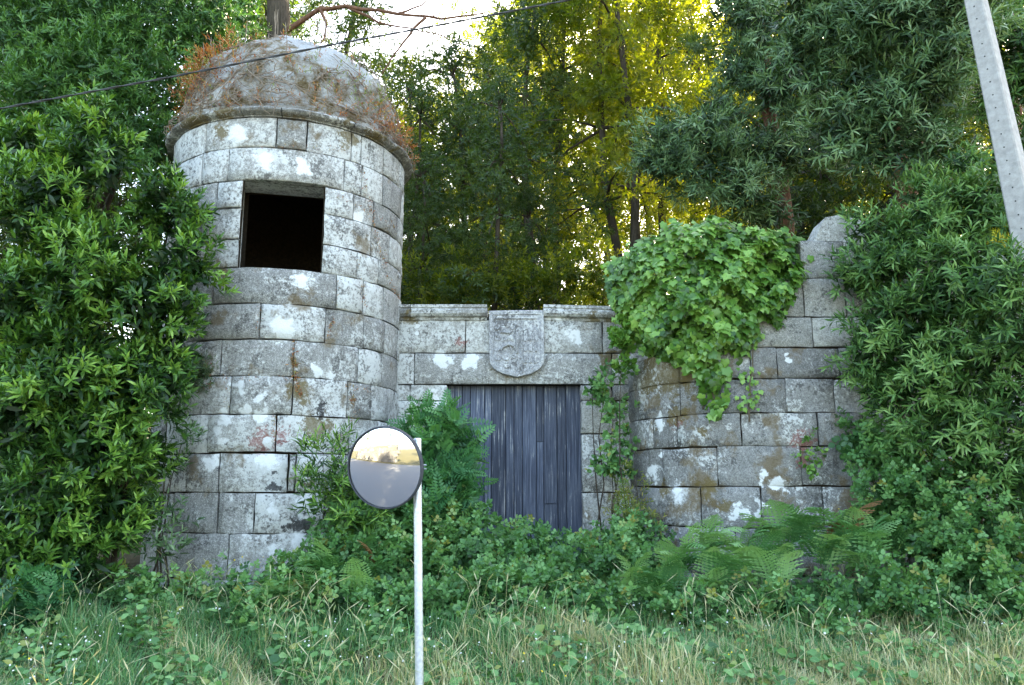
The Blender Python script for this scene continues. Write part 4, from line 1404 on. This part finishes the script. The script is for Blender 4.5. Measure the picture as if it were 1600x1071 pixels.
for a in ((1060, 905, 8.7, .62, 7, 'bracken fern at the foot of the bastion below its left lichen patch'), (1160, 880, 8.8, .66, 7, 'spreading bracken fern at the middle of the bastion foot'),
          (1240, 850, 8.9, .70, 8, 'tall bracken fern rising against the right part of the bastion'), (1320, 860, 8.7, .70, 8, 'bracken fern with browned fronds below the bramble thicket', 2), (1120, 930, 8.3, .55, 6, 'low bracken fern leaning over the grass in front of the bastion'),
          (1220, 930, 8.3, .58, 6, 'bracken fern at the grass edge right of centre'), (1400, 830, 8.6, .70, 7, 'bracken fern growing through the right bramble thicket'), (990, 935, 8.5, .55, 6, 'bracken fern in front of the bramble tangle by the bastion corner'),
          (520, 930, 8.4, .60, 7, 'bracken fern at the foot of the tower left of the mirror post'), (470, 950, 8.2, .52, 6, 'small bracken fern beside the grass left of the mirror post'), (590, 910, 8.6, .55, 7, 'bracken fern with a brown frond just left of the mirror post', 1),
          (1100, 870, 9.0, .60, 7, 'bracken fern close under the bright lichen of the bastion'), (1285, 900, 8.5, .62, 8, 'bracken fern in front of the tall one by the bastion'), (1180, 915, 8.5, .6, 7, 'bracken fern between two others before the bastion middle'),
          (1030, 950, 8.2, .5, 7, 'foremost small fern before the bastion corner'), (1360, 900, 8.3, .6, 7, 'bracken fern in front of the right bramble thicket'), (1290, 820, 9.1, .6, 6, 'bracken fern pressed to the bastion at its right foot'),
          (430, 960, 8.0, .45, 6, 'small fern at the tower foot, leftmost of the tower ferns'), (560, 960, 8.2, .5, 6, 'fern at the grass edge left of the mirror post'), (700, 950, 8.4, .4, 5, 'small fern right of the mirror post below the bramble'), (1420, 760, 8.8, .55, 6, 'fern among the brambles beneath the willowy shrub'),
          (1540, 770, 8.4, .60, 7, 'bracken fern near the right edge under the willowy shrub'), (1450, 720, 8.9, .55, 6, 'bracken fern hanging out of the shrub above the right brambles'), (1345, 790, 8.95, .55, 6, 'bracken fern beside the right end of the visible bastion foot')):
    fern(*a)

# ------------------------------------------------------------------ grass verge
rg = np.random.default_rng(16)
n = 120000
gy = rg.uniform(5.4, 9.6, n) ** 1.0
gx = rg.uniform(-1, 1, n) * (gy * .68 + .6)
ok = ~((np.hypot(gx - TC.x, gy - TC.y) < TR + .05)) & ~((gx > BX0 + .8) & (gy > 9.4))
gx, gy = gx[ok], gy[ok]
n = len(gx)
nf = lambda x, y, f, s_: .5 + .25 * (np.sin(x * f + s_) * np.cos(y * f * 1.3 + s_ * 2) + np.sin(x * f * 2.3 + y * f * 1.7 + s_ * 3))
patch = .55 * nf(gx, gy, 1.7, 1.3) + .45 * nf(gx, gy, 5.0, 4.1)
dryb = patch + .22 * np.clip((gx - .2) / 3, -.6, .8) - .22 * np.clip((gy - 7.2) / 1.2, -.5, 1.2)
isdry = rg.uniform(0, 1, n) < np.clip((dryb - .45) * 2.6 + .12, .04, .75)
h = rg.uniform(.06, .21, n) * (.45 + 1.3 * nf(gx, gy, 3.1, 7) * (.6 + .8 * nf(gx, gy, 9, 2))) * (1 - .3 * sstep(7.6, 8.6, gy)) * np.where(isdry, 1.15, 1)
h *= np.where(rg.uniform(0, 1, n) < .05, 1.7, 1)
w = rg.uniform(.0025, .006, n) * np.where(isdry, .75, 1.15)
az = rg.uniform(0, 6.283, n)
lean = rg.uniform(.1, 1.5, n)
gz = ground_z(gx, gy) - .02
d2 = np.stack([np.cos(az), np.sin(az), np.zeros(n)], 1)
sd = np.stack([-np.sin(az + rg.normal(0, .8, n)), np.cos(az), np.zeros(n)], 1)
b0 = np.stack([gx, gy, gz], 1)
up = np.array([0, 0, 1.])
m1 = b0 + up * (h * .55)[:, None] + d2 * (h * lean * .25)[:, None]
tip = b0 + up * (h * (1 - .25 * lean))[:, None] + d2 * (h * lean * .8)[:, None]
V = np.stack([b0 - sd * w[:, None], b0 + sd * w[:, None], m1 - sd * (w * .8)[:, None], m1 + sd * (w * .8)[:, None], tip], 1).reshape(-1, 3)
T = (np.array([(0, 1, 3), (0, 3, 2), (2, 3, 4)])[None] + (np.arange(n) * 5)[:, None, None]).reshape(-1, 3)
ti = np.where(isdry, rg.uniform(.68, 1, n), np.clip(rg.normal(.32, .16, n), 0, .65))
grass = np_obj('grass', V, T, M_grass, None, np.repeat(ti, 5))
tag(grass, 'rough verge of green and straw-dry grass below the walls', 'grass', kind='stuff')
# small broad leaves in the grass
n = 16000
gy = rg.uniform(5.6, 9.3, n); gx = rg.uniform(-1, 1, n) * (gy * .68 + .5)
keep = nf(gx, gy, 2.6, 2.2) > .5
gx, gy = gx[keep], gy[keep]; n = len(gx)
L = Leaves()
a_ = rg.uniform(0, 6.28, n)
L.add(np.stack([gx, gy, ground_z(gx, gy) + rg.uniform(.02, .2, n)], 1), np.stack([np.cos(a_), np.sin(a_), rg.uniform(-.1, .7, n)], 1), np.array([[0, -.5, 1.]]) + rg.normal(0, .4, (n, 3)), rg.uniform(.04, .10, n), rg.uniform(0, 1, n))
arr = L.cat()
V, T, ti = scatter_mesh(OV, *arr)
tag(np_obj('ground_cover', V, T, M_leaf_bramble, None, ti), 'broad-leaved weeds scattered through the grass verge', 'weeds', kind='stuff')


n = 1500
gy = rg.uniform(5.6, 9.0, n); gx = rg.uniform(-1, 1, n) * (gy * .68 + .5)
k_ = nf(gx, gy, 1.3, 5.5) + .3 * nf(gx, gy, 6, 1) > .66
gx, gy = gx[k_], gy[k_]; n = len(gx)
hh = rg.uniform(.3, .55, n); b0 = np.stack([gx, gy, ground_z(gx, gy)], 1)
dx = rg.normal(0, .12, (n, 3)); dx[:, 2] = 0
t1, t2 = b0 + dx + up * (hh * .82)[:, None], b0 + dx * 1.7 + up * hh[:, None]
tm = (t1 + t2) / 2
sx = np.array([[1., 0, 0]])
V = np.stack([b0 - sx * .0014, b0 + sx * .0014, t1 - sx * .0012, t1 + sx * .0012, tm - sx * .006, tm + sx * .006, t2], 1).reshape(-1, 3)
T = (np.array([(0, 1, 3), (0, 3, 2), (2, 3, 5), (2, 5, 4), (4, 5, 6)])[None] + (np.arange(n) * 7)[:, None, None]).reshape(-1, 3)
tag(np_obj('seed_heads', V, T, M_grass, None, np.repeat(rg.uniform(.62, 1, n), 7)), 'tall dry grass stalks with seed heads over the verge', 'grass', kind='stuff')


def flowers(name, label, pts, mat, r=.009):
    Vs, Ts, k = [], [], 0
    for q in pts:
        q = np.array(q)
        nrm_ = nrmz(rg.normal(0, .5, 3) + np.array([0, -.6, .7]))
        a = nrmz(np.cross(nrm_, [1, .2, .1])); b = np.cross(nrm_, a)
        rr_ = r * rg.uniform(.6, 1.3)
        Vs.append(np.array([q + nrm_ * .004] + [q + (a * math.cos(t) + b * math.sin(t)) * rr_ * (1 if i % 2 else .72) for i, t in enumerate(np.linspace(0, 6.283, 11)[:-1])]))
        Ts.append(np.array([(0, 1 + i, 1 + (i + 1) % 10) for i in range(10)]) + k)
        k += 11
    o = np_obj(name, np.concatenate(Vs), np.concatenate(Ts), mat)
    return tag(o, label, 'flowers', kind='stuff')


M_white = plain_mat('petal_white', (.62, .62, .58), (.75, .75, .70), 30, .7, .1)
M_yellow = plain_mat('petal_yellow', (.6, .42, .02), (.8, .6, .05), 30, .7, .1)


def gpts(cl):
    out = []
    for px, py, sx, sy, n_ in cl:
        for _ in range(n_):
            x_, y_ = rg.normal(px, sx), rg.normal(py, sy)
            # walk down the sight line until just above the grass
            d_ = ray(x_, y_)
            Y = 6.0
            while Y < 9.2 and EYE + d_.z * Y / d_.y > float(ground_z(d_.x * Y / d_.y, Y)) + .24: Y += .05
            out.append(tuple(P(x_, y_, Y)))
    return out


tag(flowers('white_wildflowers', 'tiny white flowers dotted over the grass verge', gpts([(110, 1010, 60, 25, 26), (60, 1050, 50, 15, 12), (230, 960, 60, 20, 26), (500, 980, 70, 35, 24), (640, 1000, 60, 30, 20), (1150, 950, 120, 30, 40), (1500, 880, 60, 40, 26), (1570, 940, 20, 30, 10), (900, 1000, 150, 30, 24)]), M_white))
tag(flowers('yellow_wildflowers', 'small yellow flowers dotted over the grass verge', gpts([(390, 880, 20, 6, 8), (1140, 1000, 50, 20, 9), (850, 1040, 40, 15, 4), (1350, 780, 30, 20, 5), (40, 1040, 30, 20, 4)]), M_yellow))

# ------------------------------------------------------------------ growth on the dome and in the joints of the tower
def dome_pt(th, t):
    r, zz = dome_rz(t)
    return Vector((TC.x + math.sin(th) * r, TC.y - math.cos(th) * r, zc1 - .02 + zz))


rd5 = random.Random(9)
mat_ = empty('dead_creeper', tuple(dome_pt(0, .1)), 'mat of dead creeper stems and rusty leaves on the dome', 'creeper')
parts = []
for i in range(340):
    th, t = (rd5.gauss(-.5, .6) if rd5.random() < .7 else rd5.uniform(.8, 2.)), rd5.uniform(.12, .6) if rd5.random() < .8 else rd5.uniform(.3, 1.0)
    pts = []
    dth, dt = rd5.uniform(-.1, .1), rd5.uniform(-.13, .06)
    for k in range(6):
        pts.append(dome_pt(th, max(.07, min(1.5, t))) * 1.0 + Vector((math.sin(th), -math.cos(th), .5)) * rd5.uniform(.01, .07))
        th += dth + rd5.uniform(-.05, .05); t += dt + rd5.uniform(-.04, .04)
    parts.append(tube(pts, [(.9 if i % 5 else 1.6) * (.007 - .001 * k) for k in range(6)], 4, cap=False))
for i in range(45):
    th = rd5.choice((rd5.gauss(-.7, .35), rd5.gauss(1.2, .35), rd5.gauss(.2, .6)))
    rr0 = TR + .13
    pts = [dome_pt(th, .12) + Vector((0, 0, .05))]
    for k in range(5):
        th += rd5.uniform(-.05, .05)
        pts.append(Vector((TC.x + math.sin(th) * (rr0 + rd5.uniform(-.0, .05)), TC.y - math.cos(th) * (rr0 + rd5.uniform(0, .05)), zc1 + .06 - k * rd5.uniform(.02, .06))))
    parts.append(tube(pts, [.006, .005, .005, .004, .004, .003], 4, cap=False))
V, F = merge(parts)
mesh_obj('dead_stems', V, F, M_drystalk, mat_)['kind'] = 'stuff'
L = Leaves()


def dome_leaves(L, n, th0, sth, t0, st, size, up=.6, k=6, hi=.05):
    r = r5
    th, t = r.normal(th0, sth, n), np.clip(r.normal(t0, st, n), -.02, 1.5)
    p = np.array([tuple(dome_pt(a, b)) for a, b in zip(th, t)])
    o = np.stack([np.sin(th) * np.cos(t), -np.cos(th) * np.cos(t), np.sin(t) + up], 1)
    sprig(L, p + nrmz(o) * hi * r.uniform(0, 1, (n, 1)), o + r.normal(0, .4, (n, 3)), .12 * r.uniform(.5, 1.3, n), k, size, r)


dome_leaves(L, 230, -.75, .3, .55, .2, .075, hi=.25)      # rusty bush at the dome's left shoulder
dome_leaves(L, 90, .1, 1.0, .08, .08, .06, hi=.06)
dome_leaves(L, 110, 1.25, .3, .10, .12, .07, hi=.22)
dome_leaves(L, 60, .2, .5, .45, .2, .06, hi=.05)
foliage(mat_, L, FINE, M_rust, 'rusty_leaves')
L = Leaves()
dome_leaves(L, 70, .9, .3, .45, .15, .07, hi=.12)
dome_leaves(L, 50, 0, 1.2, 1.2, .15, .07, hi=.1)
dome_leaves(L, 40, -.6, .3, .6, .2, .07, hi=.25)
foliage(mat_, L, FINE, leaf_mat('leaf_dome_green', [(0, (.05, .08, .02)), (.6, (.12, .15, .04)), (1, (.2, .18, .06))], .3), 'green_leaves')
sp2 = empty('pennywort', tuple(dome_pt(0, 1.4)), 'pale upright seed spikes standing along the top of the dome', 'plant')
for i in range(40):
    b = dome_pt(rd5.uniform(-2.2, 2.2), rd5.uniform(.6, 1.45))
    hgt = rd5.uniform(.18, .5)
    V, F = tube(wig(b, b + Vector((rd5.uniform(-.05, .05), rd5.uniform(-.05, .05), hgt)), 5, .012, rd5), [.003, .004, .006, .007, .002], 5)
    mesh_obj('seed_spike', V, F, M_drystalk, sp2)
# rusty growth in the joints
jp = empty('joint_moss', tuple(tw(570, 380)), 'rust-red creeping plants rooted in the tower joints', 'plant')
L = Leaves()
for line_, n, sz in (([(566, 268), (572, 300), (578, 330), (588, 372), (600, 420)], 150, .04), ([(540, 235), (480, 232), (400, 230)], 60, .032), ([(510, 300), (545, 315), (570, 330)], 40, .035), ([(558, 400), (565, 450), (570, 480)], 60, .034), ([(530, 440), (520, 500), (510, 530)], 70, .034),
                     ([(460, 535), (458, 580), (470, 620)], 110, .045), ([(540, 605), (580, 610)], 40, .034), ([(548, 620), (550, 630)], 25, .04), ([(430, 650), (428, 700)], 40, .03), ([(356, 592), (355, 640)], 30, .03), ([(345, 590), (460, 592)], 40, .028), ([(575, 330), (620, 360)], 40, .034),
                     ([(560, 640), (545, 660)], 20, .03), ([(405, 480), (404, 528)], 30, .028), ([(600, 430), (625, 470)], 40, .034)):
    seg = len(line_) - 1
    for _ in range(n):
        f = rd5.uniform(0, seg - 1e-6); i = int(f); f -= i
        x_ = line_[i][0] * (1 - f) + line_[i + 1][0] * f + rd5.gauss(0, 2.2)
        y_ = line_[i][1] * (1 - f) + line_[i + 1][1] * f + rd5.gauss(0, 2.2)
        a, z = hit_ring(TC, TR, x_, y_)
        nv = np.array([math.sin(a), -math.cos(a), 0])
        q = np.array([TC.x, TC.y, z]) + nv * (TR + rd5.uniform(-.005, .02))
        L.add(q[None], (nv + r5.normal(0, .8, 3))[None], (nv + np.array([0, 0, .6]) + r5.normal(0, .4, 3))[None], np.array([sz * rd5.uniform(.6, 1.3)]), np.array([rd5.uniform(.1, 1)]))
foliage(jp, L, FINE, M_rust, 'moss_leaves')

# bare boughs of the tree behind the tower
bt = empty('bare_tree', (-4.6, 14.2, .9), 'reddish trunk with bare boughs reaching right above the dome', 'tree')
tr_ = [Vector((-4.6, 14.2, .8)), P(436, 300, 14.2), P(436, 40, 14.0), P(430, -80, 14)]
V, F = tube(tr_, [.26, .24, .21, .16], 10, wob=.15)
mesh_obj('trunk', V, F, M_bark, bt, smooth=True)
for pts, r0 in (([P(436, 60, 14), P(500, 14, 13.8), P(540, 10, 13.6), P(620, 22, 13.4), P(690, 30, 13.3), P(760, 20, 13.2)], .055), ([P(540, 10, 13.6), P(590, 35, 13.5), P(640, 44, 13.4), P(700, 60, 13.3)], .03),
                ([P(665, 28, 13.3), P(640, 55, 13.3), P(612, 90, 13.2), P(595, 120, 13.2)], .03), ([P(620, 22, 13.4), P(660, 8, 13.3), P(690, -20, 13.2)], .025), ([P(500, 14, 13.8), P(510, 40, 13.7), P(500, 70, 13.7)], .04),
                ([P(680, 30, 13.3), P(676, 10, 13.3), P(690, -15, 13.3)], .015), ([P(640, 52, 13.3), P(670, 66, 13.2), P(700, 64, 13.1)], .012), ([P(600, 20, 13.4), P(585, 50, 13.4), P(580, 75, 13.3)], .012)):
    q = []
    for i in range(len(pts) - 1):
        q += wig(pts[i], pts[i + 1], 4, .035, rd5)[: 3 if i < len(pts) - 2 else 4]
    V, F = tube(q, [r0 * (1 - .75 * i / (len(q) - 1)) for i in range(len(q))], 6, wob=.15)
    mesh_obj('bough', V, F, M_bark_red, bt, smooth=True)

# ------------------------------------------------------------------ traffic mirror
mY = 5.7
s = NT('galvanised_steel')
f = s.noise(s.pos(), 40, 3, .6)
s.b.inputs['Metallic'].default_value = .85
M_galv = s.fin(s.ramp(f, [(.35, (.52, .55, .58)), (.65, (.70, .72, .74))]), s.math('MULTIPLY_ADD', f, .2, .35), None, .5)
s = NT('mirror_glass')
s.b.inputs['Metallic'].default_value = 1.0
f = s.noise(s.pos(), 60, 4, .7)
M_mirror = s.fin((.86, .87, .88), s.math('MULTIPLY', s.step(f, .55, .8), .25), None, .5)
M_rim = plain_mat('rubber_rim', (.03, .033, .04), (.06, .062, .07), 20, .6, .1)
pt, pb = P(652, 688, mY), P(655.5, 1100, mY)
pd = (pb - pt) / (pb.z - pt.z)
pbot = pt + pd * (-.05 - pt.z)
mir = empty('traffic_mirror', tuple(pbot), 'round convex traffic mirror on a galvanised post before the tower', 'mirror')
pr = 6.3 * ppm(mY)
V, F = tube([pbot, pbot.lerp(pt, .5), pt], [pr, pr, pr], 20)
mesh_obj('post', V, F, M_galv, mir, smooth=False)
V, F = tube([pt + Vector((0, 0, -.004)), pt + Vector((0, 0, .008)), pt + Vector((0, 0, .014))], [pr * 1.04, pr * 1.0, pr * .6], 20)
mesh_obj('post_cap', V, F, M_galv, mir)
mc = P(600.5, 731, mY - .06)
mr = 62.5 * ppm(mY)
to_cam = (Vector((0, 0, EYE)) - mc).normalized()
ax = Matrix.Rotation(R_(-27), 3, 'Z') @ to_cam
ax = (ax + Vector((0, 0, -.10))).normalized()
bx_ = ax.cross(Vector((0, 0, 1))).normalized()
by_ = bx_.cross(ax)


def lathe(prof, n=48):
    V, F = [], []
    for (r, h_) in prof:
        for k in range(n):
            th = 2 * math.pi * k / n
            V.append(mc + ax * h_ + (bx_ * math.cos(th) + by_ * math.sin(th)) * r)
    for b in range(len(prof) - 1):
        for k in range(n):
            F.append((b * n + k, b * n + (k + 1) % n, (b + 1) * n + (k + 1) % n, (b + 1) * n + k))
    return V, F, n


SRad = 1.25
gp2 = []
for i in range(13):
    r = mr * .955 * (1 - i / 12.0) + .0005
    gp2.append((r, math.sqrt(SRad ** 2 - r * r) - math.sqrt(SRad ** 2 - (mr * .955) ** 2)))
V, F, n = lathe(gp2)
F.append(tuple((len(gp2) - 1) * n + k for k in range(n)))
gl = mesh_obj('mirror_glass', V, F, M_mirror, mir, smooth=True)
V, F, n = lathe([(mr * .9555, .004), (mr * .96, .012), (mr * .985, .010), (mr * 1.0, -.008), (mr * .99, -.03), (mr * .9, -.045)])
mesh_obj('rim', V, F, M_rim, mir, smooth=True)
V, F, n = lathe([(mr * .95, -.03), (mr * .6, -.075), (mr * .2, -.09)])
F.append(tuple(2 * n + k for k in range(n))[::-1])
mesh_obj('back_shell', V, F, M_rim, mir, smooth=True)
at_ = pt + pd * (-.19)
V, F = tube([mc - ax * .07, (mc - ax * .10).lerp(at_, .5), at_], [.014, .014, .014], 8)
mesh_obj('bracket', V, F, M_galv, mir)
V, F = tube([at_ + Vector((0, 0, -.03)), at_ + Vector((0, 0, .03))], [pr * 1.18, pr * 1.18], 20)
cl_ = mesh_obj('clamp', V, F, M_galv, mir)
for dz in (-.012, .014):
    V, F = tube([at_ + Vector((pr * 1.0, -.01, dz)), at_ + Vector((pr * 1.0 + .035, -.015, dz))], [.006, .006], 6)
    mesh_obj('bolt', V, F, M_galv, cl_, origin=pbot)

# ------------------------------------------------------------------ concrete utility pole and cable
M_conc = plain_mat('concrete', (.27, .26, .245), (.42, .405, .38), 14, .9, .5, .01)
M_hole = plain_mat('hole_dark', (.02, .02, .02), (.04, .04, .04), 20, .9)
Yp = 8.1
ptop, pmid = P(1505, -90, Yp), P(1607, 380, Yp)
dirp = (pmid - ptop).normalized()
kz = (0.2 - ptop.z) / dirp.z
pbase = ptop + dirp * kz
pole = empty('utility_pole', tuple(pbase), 'tall leaning grey concrete utility pole with bolt holes at right', 'pole')
rotp = (-dirp).to_track_quat('Z', 'Y').to_matrix() @ Matrix.Rotation(R_(38), 3, 'Z')
Ht = (ptop - pbase).length
wt, wb = .165, .32
sec = [(-1, -.55), (-.55, -1), (.55, -1), (1, -.55), (1, .55), (.55, 1), (-.55, 1), (-1, .55)]
sec = [(-1, -.86), (-.86, -1), (.86, -1), (1, -.86), (1, .86), (.86, 1), (-.86, 1), (-1, .86)]
V, F = [], []
for i in range(7):
    t = i / 6
    hw = (wb + (wt - wb) * t) / 2
    for (a, b) in sec: V.append(pbase + rotp @ Vector((a * hw, b * hw, Ht * t)))
for i in range(6):
    for k in range(8): F.append((i * 8 + k, i * 8 + (k + 1) % 8, (i + 1) * 8 + (k + 1) % 8, (i + 1) * 8 + k))
F += [tuple(range(8))[::-1], tuple(48 + k for k in range(8))]
mesh_obj('shaft', V, F, M_conc, pole)
for i in range(30):
    t = .40 + .6 * (i + .5) / 30
    hw = (wb + (wt - wb) * t) / 2
    for nrm_, off in ((Vector((0, -1, 0)), .0), (Vector((-1, 0, 0)), .03)):
        c_ = pbase + rotp @ (nrm_ * (hw + .0015) + Vector((0, 0, Ht * t + off)))
        e = rotp @ nrm_
        V, F = tube([c_ - e * .01, c_ + e * .001], [.008, .008], 8)
        mesh_obj('bolt_hole', V, F, M_hole, pole)
V, F = box(ptop + Vector((0, -.12, -.25)), .12, .1, .1)
mesh_obj('cable_clamp', V, F, M_hole, pole)
M_cable = plain_mat('cable_black', (.03, .03, .03), (.07, .07, .07), 60, .6)
ca = [P(-420, 236, 7.4), P(0, 170, 7.5), P(260, 122, 7.6), P(520, 70, 7.7), P(700, 37, 7.8), P(890, 0, 7.85), P(1180, -45, 7.95), ptop + Vector((0, -.16, -.25))]
cc = []
for i in range(len(ca) - 1):
    for k in range(5): cc.append(ca[i].lerp(ca[i + 1], k / 5))
cc.append(ca[-1])
cab = empty('overhead_cable', tuple(ca[0]), 'black twisted overhead cable crossing in front of the dome', 'cable')
for ph in (0, math.pi):
    pts = []
    for i in range(len(cc) - 1):
        for k in range(4):
            q = cc[i].lerp(cc[i + 1], k / 4)
            an = ph + (i * 4 + k) * 1.1
            pts.append(q + Vector((0, math.cos(an), math.sin(an))) * .006)
    pts.append(cc[-1])
    V, F = tube(pts, [.007] * len(pts), 6)
    mesh_obj('strand', V, F, M_cable, cab, smooth=True)

# ------------------------------------------------------------------ across the road (seen in the mirror)
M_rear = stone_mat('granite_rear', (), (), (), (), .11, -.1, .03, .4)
rw = empty('roadside_wall', (-15, -4.6, 0), 'shaded stone wall across the road, reflected in the traffic mirror', 'wall')
rw['kind'] = 'thing'
ln2 = Line(0)


class Rear:
    def at(s, t): return Vector((t, -4.4, 0)), Vector((0, 1, 0))


for j in range(6):
    x = -25 + rr.uniform(0, .5) + j * .5
    while x < -8:
        w = rr.uniform(.7, 1.3)
        V, F, nf_ = block(Rear(), x, x + w, j * .45, j * .45 + .45, .4, rnd=rr)
        mesh_obj('stone_block', V, [f[::-1] for f in F], M_rear, rw)
        x += w
V, F = box((-15.2, -4.65, 1.35), 14.0, .38, 2.6)
mesh_obj('joint_fill', V, F, M_mortar, rw)
for i, (x, y, k, s_, lb) in enumerate(((-15, -13, 2, .9, 'sunlit tree far left across the road, seen only in the mirror'), (-7, -16, 2, .85, 'sunlit tree across the road behind the wall, seen only in the mirror'), (3, -22, 1, .6, 'sunlit tree opposite the gate, seen only in the mirror'), (-24, -9, 2, .95, 'sunlit tree down the road, seen only in the mirror'))):
    forest_tree(x, y, k, s_, i * 1.3, lb)
